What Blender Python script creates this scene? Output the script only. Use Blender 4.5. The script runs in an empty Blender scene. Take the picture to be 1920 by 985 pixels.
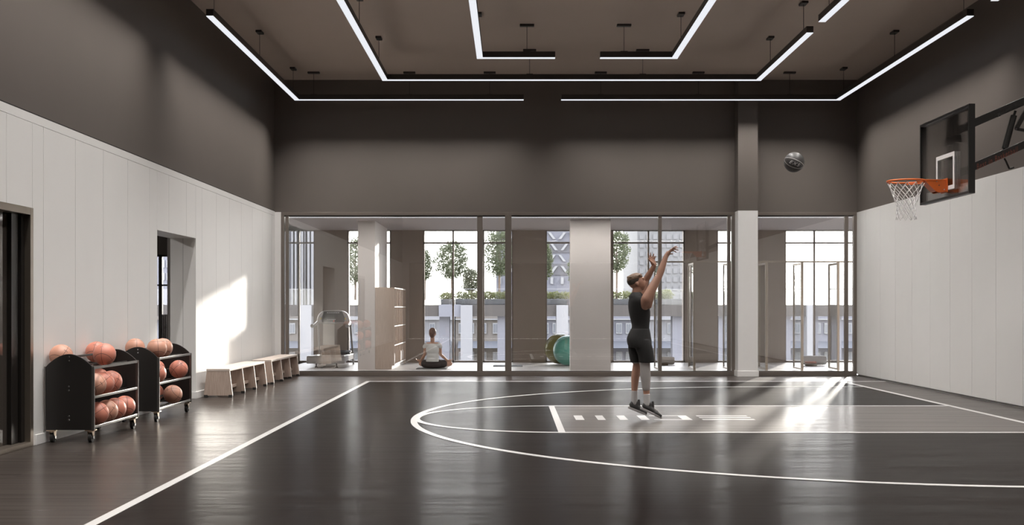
import bpy, bmesh, math, random
from mathutils import Vector, Matrix, Quaternion
random.seed(7)
PI = math.pi
C = bpy.context.scene.collection
F, CX, HY, EYE = 2240.0, 960.0, 576.0, 1.434      # focal length (px), vanishing point, eye height


def P(px, py, Y):
    """world point at depth Y seen at a pixel of the photograph"""
    return Vector(((px - CX) * Y / F, Y, EYE - (py - HY) * Y / F))


def FX(px, Y):
    return (px - CX) * Y / F


# ------------------------------------------------------------------ materials
def lin(c):
    c = c / 255.0
    return c / 12.92 if c <= 0.04045 else ((c + 0.055) / 1.055) ** 2.4


def rgb(r, g, b):
    return (lin(r), lin(g), lin(b), 1.0)


def nodes_of(name):
    m = bpy.data.materials.new(name)
    m.use_nodes = True
    nt = m.node_tree
    b = nt.nodes["Principled BSDF"]
    return m, nt, b


def N(nt, t, **kw):
    n = nt.nodes.new(t)
    for k, v in kw.items():
        if k in n.inputs:
            n.inputs[k].default_value = v
        else:
            setattr(n, k, v)
    return n


def mat(name, col, rough=0.6, metal=0.0, var=0.06, scale=8.0, bump=0.0, stretch=(1, 1, 1), spec=None):
    """painted / plain material with a little procedural variation"""
    m, nt, b = nodes_of(name)
    tc = N(nt, "ShaderNodeTexCoord")
    mp = N(nt, "ShaderNodeMapping")
    mp.inputs["Scale"].default_value = stretch
    no = N(nt, "ShaderNodeTexNoise", Scale=scale, Detail=4.0)
    nt.links.new(tc.outputs["Object"], mp.inputs["Vector"])
    nt.links.new(mp.outputs["Vector"], no.inputs["Vector"])
    mx = N(nt, "ShaderNodeMix", data_type="RGBA")
    mx.inputs[6].default_value = tuple(min(1, c * (1 - var)) for c in col[:3]) + (1,)
    mx.inputs[7].default_value = tuple(min(1, c * (1 + var)) for c in col[:3]) + (1,)
    nt.links.new(no.outputs["Fac"], mx.inputs[0])
    nt.links.new(mx.outputs[2], b.inputs["Base Color"])
    b.inputs["Roughness"].default_value = rough
    b.inputs["Metallic"].default_value = metal
    if spec is not None:
        b.inputs["Specular IOR Level"].default_value = spec
    if bump:
        bp = N(nt, "ShaderNodeBump", Strength=bump, Distance=0.01)
        nt.links.new(no.outputs["Fac"], bp.inputs["Height"])
        nt.links.new(bp.outputs["Normal"], b.inputs["Normal"])
    return m


def floor_mat(name, c1, c2, rough, row=0.065, spec=0.5, gap=0.35, coat=0.3):
    """narrow boards running along X with stretched grain"""
    m, nt, b = nodes_of(name)
    tc = N(nt, "ShaderNodeTexCoord")
    br = N(nt, "ShaderNodeTexBrick", Scale=1.0)
    br.inputs["Brick Width"].default_value = 2.1
    br.inputs["Row Height"].default_value = row
    br.inputs["Mortar Size"].default_value = 0.0022
    br.inputs["Mortar Smooth"].default_value = 0.3
    br.inputs["Bias"].default_value = -0.1
    br.inputs["Color1"].default_value = c1
    br.inputs["Color2"].default_value = c2
    br.inputs["Mortar"].default_value = tuple(c * gap for c in c1[:3]) + (1,)
    br.offset = 0.37
    nt.links.new(tc.outputs["Object"], br.inputs["Vector"])
    mp = N(nt, "ShaderNodeMapping")
    mp.inputs["Scale"].default_value = (0.34, 70, 1)
    nt.links.new(tc.outputs["Object"], mp.inputs["Vector"])
    no = N(nt, "ShaderNodeTexNoise", Scale=1.6, Detail=6.0, Roughness=0.65)
    nt.links.new(mp.outputs["Vector"], no.inputs["Vector"])
    mx = N(nt, "ShaderNodeMix", data_type="RGBA", blend_type="MULTIPLY")
    mx.inputs[0].default_value = 1.0
    rmp = N(nt, "ShaderNodeMapRange")
    rmp.inputs["From Min"].default_value = 0.3
    rmp.inputs["From Max"].default_value = 0.7
    rmp.inputs["To Min"].default_value = 0.74
    rmp.inputs["To Max"].default_value = 1.2
    nt.links.new(no.outputs["Fac"], rmp.inputs["Value"])
    nt.links.new(br.outputs["Color"], mx.inputs[6])
    nt.links.new(rmp.outputs["Result"], mx.inputs[7])
    nt.links.new(mx.outputs[2], b.inputs["Base Color"])
    rr = N(nt, "ShaderNodeMapRange")
    rr.inputs["From Min"].default_value = 0.3
    rr.inputs["From Max"].default_value = 0.7
    rr.inputs["To Min"].default_value = rough - 0.04
    rr.inputs["To Max"].default_value = rough + 0.04
    nt.links.new(no.outputs["Fac"], rr.inputs["Value"])
    nt.links.new(rr.outputs["Result"], b.inputs["Roughness"])
    b.inputs["Specular IOR Level"].default_value = spec
    # fine grooves between boards plus grain
    hg = N(nt, "ShaderNodeMath", operation="MULTIPLY_ADD")
    nt.links.new(br.outputs["Fac"], hg.inputs[0]); hg.inputs[1].default_value = -0.6
    nt.links.new(no.outputs["Fac"], hg.inputs[2])
    bp = N(nt, "ShaderNodeBump", Strength=0.2, Distance=0.003)
    nt.links.new(hg.outputs[0], bp.inputs["Height"])
    nt.links.new(bp.outputs["Normal"], b.inputs["Normal"])
    nt.links.new(bp.outputs["Normal"], b.inputs["Coat Normal"])
    # the lacquer is thinner on some grain lines and missing in the joints
    cw = N(nt, "ShaderNodeMapRange")
    cw.inputs["From Min"].default_value = 0.32; cw.inputs["From Max"].default_value = 0.68
    cw.inputs["To Min"].default_value = coat * 0.55; cw.inputs["To Max"].default_value = coat * 1.45
    nt.links.new(no.outputs["Fac"], cw.inputs["Value"])
    ci = N(nt, "ShaderNodeMath", operation="SUBTRACT"); ci.inputs[0].default_value = 1.0
    nt.links.new(br.outputs["Fac"], ci.inputs[1])
    cm = N(nt, "ShaderNodeMath", operation="MULTIPLY")
    b2 = N(nt, "ShaderNodeTexBrick", Scale=1.0)
    for k_ in ("Brick Width", "Row Height", "Mortar Size", "Mortar Smooth"):
        b2.inputs[k_].default_value = br.inputs[k_].default_value
    b2.inputs["Color1"].default_value = (0.55, 0.55, 0.55, 1); b2.inputs["Color2"].default_value = (1.5, 1.5, 1.5, 1); b2.inputs["Mortar"].default_value = (1, 1, 1, 1)
    b2.offset = 0.37
    nt.links.new(tc.outputs["Object"], b2.inputs["Vector"])
    cb = N(nt, "ShaderNodeMath", operation="MULTIPLY")
    nt.links.new(cw.outputs["Result"], cb.inputs[0]); nt.links.new(b2.outputs["Color"], cb.inputs[1])
    nt.links.new(cb.outputs[0], cm.inputs[0]); nt.links.new(ci.outputs[0], cm.inputs[1])
    nt.links.new(cm.outputs[0], b.inputs["Coat Weight"])
    b.inputs["Coat Roughness"].default_value = 0.145
    b.inputs["Coat IOR"].default_value = 1.33
    return m


def wood_mat(name, c1, c2, stretch, rough=0.5):
    m, nt, b = nodes_of(name)
    tc = N(nt, "ShaderNodeTexCoord")
    mp = N(nt, "ShaderNodeMapping")
    mp.inputs["Scale"].default_value = stretch
    nt.links.new(tc.outputs["Object"], mp.inputs["Vector"])
    no = N(nt, "ShaderNodeTexNoise", Scale=3.0, Detail=7.0, Roughness=0.7)
    nt.links.new(mp.outputs["Vector"], no.inputs["Vector"])
    cr = N(nt, "ShaderNodeValToRGB")
    cr.color_ramp.elements[0].position = 0.32
    cr.color_ramp.elements[0].color = c1
    cr.color_ramp.elements[1].position = 0.68
    cr.color_ramp.elements[1].color = c2
    nt.links.new(no.outputs["Fac"], cr.inputs["Fac"])
    nt.links.new(cr.outputs["Color"], b.inputs["Base Color"])
    b.inputs["Roughness"].default_value = rough
    return m


def glass_mat(name, base, tint, rough=0.0, gain=1.0):
    """clear pane: mirror reflection that grows at grazing angles over straight see-through"""
    m = bpy.data.materials.new(name)
    m.use_nodes = True
    nt = m.node_tree
    nt.nodes.clear()
    out = N(nt, "ShaderNodeOutputMaterial")
    tr = N(nt, "ShaderNodeBsdfTransparent", Color=tint)
    gl = N(nt, "ShaderNodeBsdfGlossy", Color=(1, 1, 1, 1), Roughness=rough)
    fr = N(nt, "ShaderNodeFresnel", IOR=1.45)
    ma = N(nt, "ShaderNodeMath", operation="MULTIPLY_ADD")
    ma.inputs[1].default_value = gain
    ma.inputs[2].default_value = base
    ma.use_clamp = True
    mx = N(nt, "ShaderNodeMixShader")
    nt.links.new(fr.outputs[0], ma.inputs[0])
    nt.links.new(ma.outputs[0], mx.inputs[0])
    nt.links.new(tr.outputs[0], mx.inputs[1])
    nt.links.new(gl.outputs[0], mx.inputs[2])
    nt.links.new(mx.outputs[0], out.inputs[0])
    return m


def leaf_mat(name, col):
    """leaf that lets part of the light through"""
    m, nt, b = nodes_of(name)
    tc = N(nt, "ShaderNodeTexCoord")
    no = N(nt, "ShaderNodeTexNoise", Scale=2.0, Detail=3.0)
    nt.links.new(tc.outputs["Object"], no.inputs["Vector"])
    mx = N(nt, "ShaderNodeMix", data_type="RGBA")
    mx.inputs[6].default_value = tuple(c * 0.7 for c in col[:3]) + (1,)
    mx.inputs[7].default_value = tuple(min(1, c * 1.3) for c in col[:3]) + (1,)
    nt.links.new(no.outputs["Fac"], mx.inputs[0])
    nt.links.new(mx.outputs[2], b.inputs["Base Color"])
    b.inputs["Roughness"].default_value = 0.6
    tl = N(nt, "ShaderNodeBsdfTranslucent")
    nt.links.new(mx.outputs[2], tl.inputs["Color"])
    ms = N(nt, "ShaderNodeMixShader")
    ms.inputs[0].default_value = 0.5
    out = nt.nodes["Material Output"]
    nt.links.new(b.outputs[0], ms.inputs[1]); nt.links.new(tl.outputs[0], ms.inputs[2])
    nt.links.new(ms.outputs[0], out.inputs[0])
    return m


def emit_mat(name, col, strength):
    m = bpy.data.materials.new(name)
    m.use_nodes = True
    nt = m.node_tree
    nt.nodes.clear()
    out = N(nt, "ShaderNodeOutputMaterial")
    em = N(nt, "ShaderNodeEmission", Color=col, Strength=strength)
    nt.links.new(em.outputs[0], out.inputs[0])
    return m


def ball_mat(name, col, seam, rough, w=0.045, lens=False):
    """pebbled ball with the seams of a basketball, laid out in the ball's own coordinates"""
    m, nt, b = nodes_of(name)
    tc = N(nt, "ShaderNodeTexCoord")
    vn = N(nt, "ShaderNodeVectorMath", operation="NORMALIZE")
    nt.links.new(tc.outputs["Object"], vn.inputs[0])
    sp = N(nt, "ShaderNodeSeparateXYZ")
    nt.links.new(vn.outputs[0], sp.inputs[0])

    def absn(sock):
        a = N(nt, "ShaderNodeMath", operation="ABSOLUTE")
        nt.links.new(sock, a.inputs[0])
        return a.outputs[0]
    ax, ay, az = absn(sp.outputs[0]), absn(sp.outputs[1]), absn(sp.outputs[2])
    # curved seams: |y| = 0.60 + 0.18*z*z  (bowed loops)
    zz = N(nt, "ShaderNodeMath", operation="MULTIPLY")
    nt.links.new(az, zz.inputs[0]); nt.links.new(az, zz.inputs[1])
    ma = N(nt, "ShaderNodeMath", operation="MULTIPLY_ADD")
    nt.links.new(zz.outputs[0], ma.inputs[0]); ma.inputs[1].default_value = 0.2; ma.inputs[2].default_value = 0.52
    sb = N(nt, "ShaderNodeMath", operation="SUBTRACT")
    nt.links.new(ay, sb.inputs[0]); nt.links.new(ma.outputs[0], sb.inputs[1])
    ac = absn(sb.outputs[0])
    m1 = N(nt, "ShaderNodeMath", operation="MINIMUM"); nt.links.new(ax, m1.inputs[0]); nt.links.new(az, m1.inputs[1])
    m2 = N(nt, "ShaderNodeMath", operation="MINIMUM"); nt.links.new(m1.outputs[0], m2.inputs[0]); nt.links.new(ac, m2.inputs[1])
    if lens:            # two seams that meet at the ball's sides
        k1 = N(nt, "ShaderNodeMath", operation="MULTIPLY"); nt.links.new(ax, k1.inputs[0]); k1.inputs[1].default_value = math.sin(math.radians(24))
        k2 = N(nt, "ShaderNodeMath", operation="MULTIPLY_ADD"); nt.links.new(az, k2.inputs[0]); k2.inputs[1].default_value = -math.cos(math.radians(24)); nt.links.new(k1.outputs[0], k2.inputs[2])
        k3 = N(nt, "ShaderNodeMath", operation="ABSOLUTE"); nt.links.new(k2.outputs[0], k3.inputs[0])
        m2 = k3
    mr = N(nt, "ShaderNodeMapRange")
    mr.inputs["From Min"].default_value = w * 0.55
    mr.inputs["From Max"].default_value = w
    nt.links.new(m2.outputs[0], mr.inputs["Value"])
    mx = N(nt, "ShaderNodeMix", data_type="RGBA")
    mx.inputs[6].default_value = seam
    mx.inputs[7].default_value = col
    nt.links.new(mr.outputs["Result"], mx.inputs[0])
    nt.links.new(mx.outputs[2], b.inputs["Base Color"])
    b.inputs["Roughness"].default_value = rough
    vo = N(nt, "ShaderNodeTexVoronoi", Scale=260.0)
    nt.links.new(tc.outputs["Object"], vo.inputs["Vector"])
    bp = N(nt, "ShaderNodeBump", Strength=0.15, Distance=0.002)
    nt.links.new(vo.outputs["Distance"], bp.inputs["Height"])
    nt.links.new(bp.outputs["Normal"], b.inputs["Normal"])
    return m


M = {}
M["white"] = mat("white_panel_paint", (0.80, 0.785, 0.765, 1), 0.45, var=0.02, scale=2.5, bump=0.02)
M["white_trim"] = mat("white_trim_paint", (0.80, 0.785, 0.77, 1), 0.45, var=0.02)
M["dark"] = mat("dark_brown_wall_paint", (0.122, 0.104, 0.092, 1), 0.5, var=0.06, scale=1.5, bump=0.02)
M["ceil"] = mat("ceiling_brown_paint", (0.68, 0.575, 0.50, 1), 0.75, var=0.04, scale=1.2)
M["black_gap"] = mat("black_gap_shade_joint", (0.012, 0.011, 0.010, 1), 0.7)
M["floor"] = floor_mat("surround_boards", (0.047, 0.0385, 0.0335, 1), (0.037, 0.0302, 0.026, 1), 0.38, spec=0.06, coat=0.38)
M["court"] = floor_mat("court_black_boards", (0.0085, 0.006, 0.005, 1), (0.0055, 0.004, 0.0033, 1), 0.36, spec=0.007, coat=0.17)
M["lane"] = floor_mat("key_grey_boards", (0.082, 0.072, 0.066, 1), (0.068, 0.060, 0.055, 1), 0.42, spec=0.10, coat=0.30)
M["line"] = mat("court_line_paint", (0.44, 0.43, 0.42, 1), 0.33, var=0.03, scale=6)
M["bronze"] = mat("bronze_frame_metal", (0.20, 0.172, 0.15, 1), 0.32, 0.4, var=0.05)
M["bronze_dark"] = mat("dark_frame_metal", (0.02, 0.017, 0.015, 1), 0.35, 0.4)
M["bronze_light"] = mat("satin_bronze_metal", (0.30, 0.255, 0.21, 1), 0.32, 0.85)
M["glass"] = glass_mat("partition_glass", 0.07, (0.985, 0.985, 0.98, 1), 0.0, 1.0)
M["glass_out"] = glass_mat("facade_glass", 0.0, (0.97, 0.975, 0.975, 1), 0.0, 0.8)
M["glass_board"] = glass_mat("backboard_glass", 0.03, (0.985, 0.985, 0.985, 1), 0.02, 0.8)
M["door_glass"] = mat("smoked_door_glass", (0.05, 0.042, 0.036, 1), 0.06, var=0.05, spec=0.6)
M["led"] = emit_mat("led_diffuser_glow", (0.86, 0.88, 0.93, 1), 1.0)
LAMP_W, LAMP_SPREAD, LAMP_COL = 17.0, 106, (1.0, 0.965, 0.93)
M["fixture"] = mat("fixture_dark_metal", (0.045, 0.038, 0.034, 1), 0.45, 0.3)
M["cable"] = mat("cable_black", (0.02, 0.018, 0.016, 1), 0.6)
M["room_floor"] = mat("polished_pale_floor", (0.74, 0.73, 0.73, 1), 0.3, var=0.16, scale=2.2)
M["room_ceil"] = mat("side_room_ceiling", (0.44, 0.40, 0.39, 1), 0.7, var=0.03)
M["pier"] = mat("taupe_pier_paint", (0.26, 0.218, 0.186, 1), 0.6, var=0.05, scale=1.5)
M["col_white"] = mat("pale_column_paint", (0.76, 0.72, 0.70, 1), 0.55, var=0.03, scale=2)
M["rack_black"] = mat("rack_black_panel", (0.0125, 0.0105, 0.0095, 1), 0.42, var=0.1, scale=40)
M["alu"] = mat("rack_aluminium", (0.17, 0.16, 0.152, 1), 0.32, 0.85, var=0.06, scale=30)
M["rod"] = mat("rack_dark_rod", (0.06, 0.055, 0.05, 1), 0.35, 0.6)
M["brass"] = mat("caster_brass_plate", (0.62, 0.50, 0.38, 1), 0.28, 0.9)
M["rubber"] = mat("black_rubber", (0.018, 0.016, 0.015, 1), 0.6)
M["chrome"] = mat("chrome", (0.72, 0.72, 0.73, 1), 0.15, 1.0)
M["ball"] = ball_mat("orange_ball", (0.63, 0.235, 0.165, 1), (0.10, 0.05, 0.04, 1), 0.42, 0.023)
M["ball_pale"] = ball_mat("tan_ball", (0.60, 0.31, 0.22, 1), (0.10, 0.055, 0.044, 1), 0.42, 0.023)
M["ball_black"] = ball_mat("black_ball_cover", (0.055, 0.052, 0.05, 1), (0.55, 0.53, 0.51, 1), 0.4, 0.035, True)
M["ink"] = mat("black_ink", (0.01, 0.01, 0.01, 1), 0.5)
M["silver_ink"] = mat("silver_ink", (0.72, 0.71, 0.70, 1), 0.35, 0.3)
M["red_ink"] = mat("dark_red_ink", (0.15, 0.032, 0.016, 1), 0.6)
M["bench"] = wood_mat("bench_veneer", (0.38, 0.285, 0.232, 1), (0.53, 0.425, 0.36, 1), (22, 22, 1.4))
M["bench_edge"] = mat("bench_pale_edge", (0.72, 0.68, 0.63, 1), 0.5)
M["bench_top"] = wood_mat("bench_veneer_sunlit", (0.52, 0.44, 0.385, 1), (0.63, 0.55, 0.49, 1), (18, 1.2, 18))  # bench wood made paler, sunlight on the seat put into the colour
M["orange"] = mat("rim_orange_paint", (0.62, 0.125, 0.02, 1), 0.38, var=0.05)
M["net"] = mat("white_net_cord", (0.80, 0.79, 0.78, 1), 0.8)
M["board_black"] = mat("black_powder_coat", (0.010, 0.009, 0.008, 1), 0.4, 0.2)
M["skin"] = mat("tan_skin", (0.335, 0.178, 0.123, 1), 0.5, var=0.08, scale=6)
M["skin_w"] = mat("fair_skin", (0.50, 0.29, 0.205, 1), 0.5, var=0.06, scale=6)
M["hair"] = mat("light_brown_hair", (0.16, 0.10, 0.066, 1), 0.6, var=0.25, scale=60, bump=0.4)
M["hair_fade"] = mat("dark_short_hair", (0.045, 0.03, 0.023, 1), 0.7, var=0.2, scale=60)
M["hair_w"] = mat("chestnut_hair", (0.15, 0.082, 0.055, 1), 0.5, var=0.3, scale=50, bump=0.3)
M["black_cloth"] = mat("black_sports_cloth", (0.0065, 0.0056, 0.0053, 1), 0.8, var=0.2, scale=12, bump=0.15)
M["grey_cloth"] = mat("grey_compression_cloth", (0.30, 0.278, 0.27, 1), 0.75, scale=14)
M["sock"] = mat("pale_grey_sock", (0.40, 0.385, 0.38, 1), 0.85, scale=30)
M["shoe"] = mat("charcoal_mesh_shoe", (0.028, 0.026, 0.026, 1), 0.6, var=0.3, scale=40)
M["sole"] = mat("grey_shoe_sole", (0.27, 0.255, 0.25, 1), 0.6)
M["eye"] = mat("dark_eye", (0.01, 0.008, 0.008, 1), 0.3)
M["lip"] = mat("lip_skin", (0.33, 0.13, 0.10, 1), 0.5)
M["white_shirt"] = mat("white_cotton", (0.66, 0.67, 0.66, 1), 0.85, var=0.04, scale=9, bump=0.1)
M["brown_cloth"] = mat("dark_brown_cloth", (0.045, 0.035, 0.034, 1), 0.85)
M["mat_dark"] = mat("grey_mat_foam", (0.20, 0.21, 0.22, 1), 0.8)
M["ball_green"] = mat("teal_vinyl", (0.085, 0.29, 0.24, 1), 0.32, var=0.04, scale=3)
M["ball_olive"] = mat("olive_vinyl", (0.16, 0.15, 0.045, 1), 0.35, var=0.04, scale=3)
M["cab"] = wood_mat("cabinet_veneer", (0.50, 0.39, 0.32, 1), (0.63, 0.52, 0.435, 1), (20, 20, 1.2))
M["cab_edge"] = mat("cabinet_pale_edge", (0.70, 0.67, 0.64, 1), 0.5)
M["white_item"] = mat("white_foam", (0.75, 0.75, 0.76, 1), 0.6)
M["tread"] = mat("treadmill_silver", (0.42, 0.41, 0.40, 1), 0.3, 0.6)
M["tread_dark"] = mat("treadmill_dark_plastic", (0.035, 0.032, 0.03, 1), 0.4)
M["screen"] = mat("treadmill_screen", (0.02, 0.02, 0.022, 1), 0.2)
M["yellow"] = mat("yellow_button", (0.75, 0.62, 0.05, 1), 0.4)
M["redb"] = mat("red_button", (0.6, 0.06, 0.04, 1), 0.4)
M["bolster"] = mat("oatmeal_bolster", (0.45, 0.42, 0.39, 1), 0.85, scale=30)
M["bolster_grey"] = mat("grey_bolster", (0.42, 0.41, 0.42, 1), 0.85, scale=30)
M["block_brown"] = mat("brown_foam", (0.10, 0.075, 0.055, 1), 0.8)
M["block_red"] = mat("brick_red_foam", (0.30, 0.10, 0.07, 1), 0.8)
M["leaf"] = leaf_mat("tree_leaf", (0.10, 0.118, 0.066, 1))
M["leaf2"] = leaf_mat("pale_tree_leaf", (0.17, 0.18, 0.125, 1))
M["leaf3"] = leaf_mat("shrub_leaf", (0.155, 0.165, 0.068, 1))
M["bark"] = mat("tree_bark", (0.12, 0.09, 0.07, 1), 0.9)
M["concrete"] = mat("planter_concrete", (0.085, 0.087, 0.096, 1), 0.8, var=0.1, scale=2)
M["beam"] = mat("walkway_beam_paint", (0.044, 0.039, 0.037, 1), 0.7)
M["lav"] = mat("lavender_render", (0.135, 0.138, 0.162, 1), 0.8, var=0.03)
M["lav_grey"] = mat("grey_lavender_render", (0.088, 0.087, 0.096, 1), 0.8, var=0.04)
M["palew"] = mat("white_render", (0.19, 0.192, 0.205, 1), 0.8, var=0.03)
M["pale_tower"] = mat("pale_tower_cladding", (0.185, 0.185, 0.187, 1), 0.7, var=0.04)
M["tower_win"] = mat("tower_window_glass", (0.165, 0.166, 0.174, 1), 0.3)
M["beige"] = mat("beige_render", (0.115, 0.104, 0.095, 1), 0.8, var=0.08)
M["bluewin"] = mat("street_window_glass", (0.09, 0.1, 0.12, 1), 0.15)
M["awn"] = mat("slate_awning", (0.085, 0.09, 0.105, 1), 0.7)
M["white_ext"] = mat("white_exterior_frame", (0.215, 0.218, 0.225, 1), 0.6)
M["ground"] = mat("street_paving", (0.14, 0.135, 0.13, 1), 0.9)


# ------------------------------------------------------------------ mesh helpers
class MB:
    def __init__(self):
        self.v, self.f = [], []

    def add(self, vs, fs):
        b = len(self.v)
        self.v += [Vector(p) for p in vs]
        self.f += [tuple(b + i for i in t) for t in fs]
        return self

    def box(self, x0, x1, y0, y1, z0, z1):
        x0, x1 = min(x0, x1), max(x0, x1); y0, y1 = min(y0, y1), max(y0, y1); z0, z1 = min(z0, z1), max(z0, z1)
        vs = [(x0, y0, z0), (x1, y0, z0), (x1, y1, z0), (x0, y1, z0), (x0, y0, z1), (x1, y0, z1), (x1, y1, z1), (x0, y1, z1)]
        return self.add(vs, [(0, 3, 2, 1), (4, 5, 6, 7), (0, 1, 5, 4), (1, 2, 6, 5), (2, 3, 7, 6), (3, 0, 4, 7)])

    def cbox(self, x0, x1, y0, y1, z0, z1, c=0.005):
        """box with chamfered edges"""
        bm = bmesh.new()
        bmesh.ops.create_cube(bm, size=1)
        for v in bm.verts:
            v.co = Vector(((x0 + x1) / 2 + v.co.x * abs(x1 - x0), (y0 + y1) / 2 + v.co.y * abs(y1 - y0), (z0 + z1) / 2 + v.co.z * abs(z1 - z0)))
        bmesh.ops.bevel(bm, geom=list(bm.edges), offset=c, segments=2, profile=0.5, affect="EDGES")
        return self.bm(bm)

    def bm(self, bm):
        bm.verts.index_update()
        self.add([v.co.copy() for v in bm.verts], [tuple(v.index for v in f.verts) for f in bm.faces])
        bm.free()
        return self

    def cyl(self, p0, p1, r0, r1=None, seg=16, cap=True):
        r1 = r0 if r1 is None else r1
        p0, p1 = Vector(p0), Vector(p1)
        d = (p1 - p0).normalized()
        a = d.orthogonal().normalized(); bb = d.cross(a)
        vs, fs = [], []
        for p, r in ((p0, r0), (p1, r1)):
            for i in range(seg):
                t = 2 * PI * i / seg
                vs.append(p + a * math.cos(t) * r + bb * math.sin(t) * r)
        for i in range(seg):
            j = (i + 1) % seg
            fs.append((i, j, seg + j, seg + i))
        if cap:
            fs.append(tuple(reversed(range(seg)))); fs.append(tuple(range(seg, 2 * seg)))
        return self.add(vs, fs)

    def tube(self, path, r, seg=8, closed=False):
        path = [Vector(p) for p in path]
        n = len(path)
        rs = r if isinstance(r, (list, tuple)) else [r] * n
        vs, fs = [], []
        prev = None
        for i, p in enumerate(path):
            if closed:
                d = path[(i + 1) % n] - path[i - 1]
            else:
                d = path[min(i + 1, n - 1)] - path[max(i - 1, 0)]
            d.normalize()
            if prev is None:
                a = d.orthogonal().normalized()
            else:
                a = (prev - d * prev.dot(d))
                a = a.normalized() if a.length > 1e-6 else d.orthogonal().normalized()
            prev = a
            bb = d.cross(a)
            for k in range(seg):
                t = 2 * PI * k / seg
                vs.append(p + a * math.cos(t) * rs[i] + bb * math.sin(t) * rs[i])
        m = n if closed else n - 1
        for i in range(m):
            for k in range(seg):
                k2 = (k + 1) % seg
                i2 = (i + 1) % n
                fs.append((i * seg + k, i * seg + k2, i2 * seg + k2, i2 * seg + k))
        if not closed:
            fs.append(tuple(reversed(range(seg)))); fs.append(tuple((n - 1) * seg + k for k in range(seg)))
        return self.add(vs, fs)

    def ell(self, c, r, seg=24, rings=14, rot=None):
        c = Vector(c)
        r = (r, r, r) if isinstance(r, (int, float)) else r
        vs, fs = [], []
        R = rot or Matrix.Identity(3)
        vs.append(c + R @ Vector((0, 0, r[2])))
        for i in range(1, rings):
            ph = PI * i / rings
            for k in range(seg):
                t = 2 * PI * k / seg
                vs.append(c + R @ Vector((r[0] * math.sin(ph) * math.cos(t), r[1] * math.sin(ph) * math.sin(t), r[2] * math.cos(ph))))
        vs.append(c + R @ Vector((0, 0, -r[2])))
        for k in range(seg):
            fs.append((0, 1 + k, 1 + (k + 1) % seg))
        for i in range(rings - 2):
            for k in range(seg):
                a = 1 + i * seg + k; b2 = 1 + i * seg + (k + 1) % seg
                fs.append((a, a + seg, b2 + seg, b2))
        last = len(vs) - 1
        o = 1 + (rings - 2) * seg
        for k in range(seg):
            fs.append((last, o + (k + 1) % seg, o + k))
        return self.add(vs, fs)

    def cap(self, p0, r0, p1, r1):
        """tapered limb with round ends"""
        self.ell(p0, r0, 16, 10); self.ell(p1, r1, 16, 10)
        return self.cyl(p0, p1, r0, r1, 16)

    def chain(self, pts, rs):
        for i in range(len(pts) - 1):
            self.cap(pts[i], rs[i], pts[i + 1], rs[i + 1])
        return self

    def loft(self, secs, seg=28, sub=5):
        """smooth closed trunk through elliptical sections (centre, rx, ry)"""
        keys = [(Vector(c), rx, ry) for c, rx, ry in secs]
        rings = []
        n = len(keys)
        for i in range(n - 1):
            a, b, c, d = keys[max(i - 1, 0)], keys[i], keys[i + 1], keys[min(i + 2, n - 1)]
            for k in range(sub):
                t = k / sub
                f = lambda p0, p1, p2, p3: 0.5 * ((2 * p1) + (p2 - p0) * t + (2 * p0 - 5 * p1 + 4 * p2 - p3) * t * t + (3 * p1 - p0 - 3 * p2 + p3) * t ** 3)
                rings.append((f(a[0], b[0], c[0], d[0]), f(a[1], b[1], c[1], d[1]), f(a[2], b[2], c[2], d[2])))
        rings.append(keys[-1])
        vs, fs = [], []
        for c, rx, ry in rings:
            for k in range(seg):
                t = 2 * PI * k / seg
                ct, sn = math.cos(t), math.sin(t)
                vs.append(c + Vector((rx * math.copysign(abs(ct) ** 0.9, ct), ry * math.copysign(abs(sn) ** 0.9, sn), 0)))
        m = len(rings)
        for i in range(m - 1):
            for k in range(seg):
                k2 = (k + 1) % seg
                fs.append((i * seg + k, i * seg + k2, (i + 1) * seg + k2, (i + 1) * seg + k))
        fs.append(tuple(reversed(range(seg)))); fs.append(tuple((m - 1) * seg + k for k in range(seg)))
        return self.add(vs, fs)

    def prism(self, poly, axis, a, b):
        """polygon extruded along an axis ('x': poly is (y,z); 'y': (x,z); 'z': (x,y))"""
        n = len(poly)
        def pt(p, t):
            return {"x": (t, p[0], p[1]), "y": (p[0], t, p[1]), "z": (p[0], p[1], t)}[axis]
        vs = [pt(p, a) for p in poly] + [pt(p, b) for p in poly]
        fs = [tuple(reversed(range(n))), tuple(range(n, 2 * n))]
        for i in range(n):
            j = (i + 1) % n
            fs.append((i, j, n + j, n + i))
        return self.add(vs, fs)

    def build(self, name, m, parent=None, smooth=False, world=False, bevel=0.0, recalc=True):
        off = Vector((0, 0, 0))
        if world and parent is not None:
            q = parent
            while q is not None:
                off += q.location
                q = q.parent
        me = bpy.data.meshes.new(name)
        me.from_pydata([tuple(v - off) for v in self.v], [], self.f)
        me.update()
        if recalc:
            bm = bmesh.new(); bm.from_mesh(me)
            bmesh.ops.recalc_face_normals(bm, faces=list(bm.faces))
            bm.to_mesh(me); bm.free()
        me.materials.append(m)
        if smooth:
            for p in me.polygons:
                p.use_smooth = True
        o = bpy.data.objects.new(name, me)
        C.objects.link(o)
        if parent is not None:
            o.parent = parent
        if bevel:
            md = o.modifiers.new("edge", "BEVEL"); md.width = bevel; md.segments = 2; md.limit_method = "ANGLE"
        if smooth and not bevel:
            try:
                me.set_sharp_from_angle(angle=math.radians(40))
            except Exception:
                pass
        return o


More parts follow.
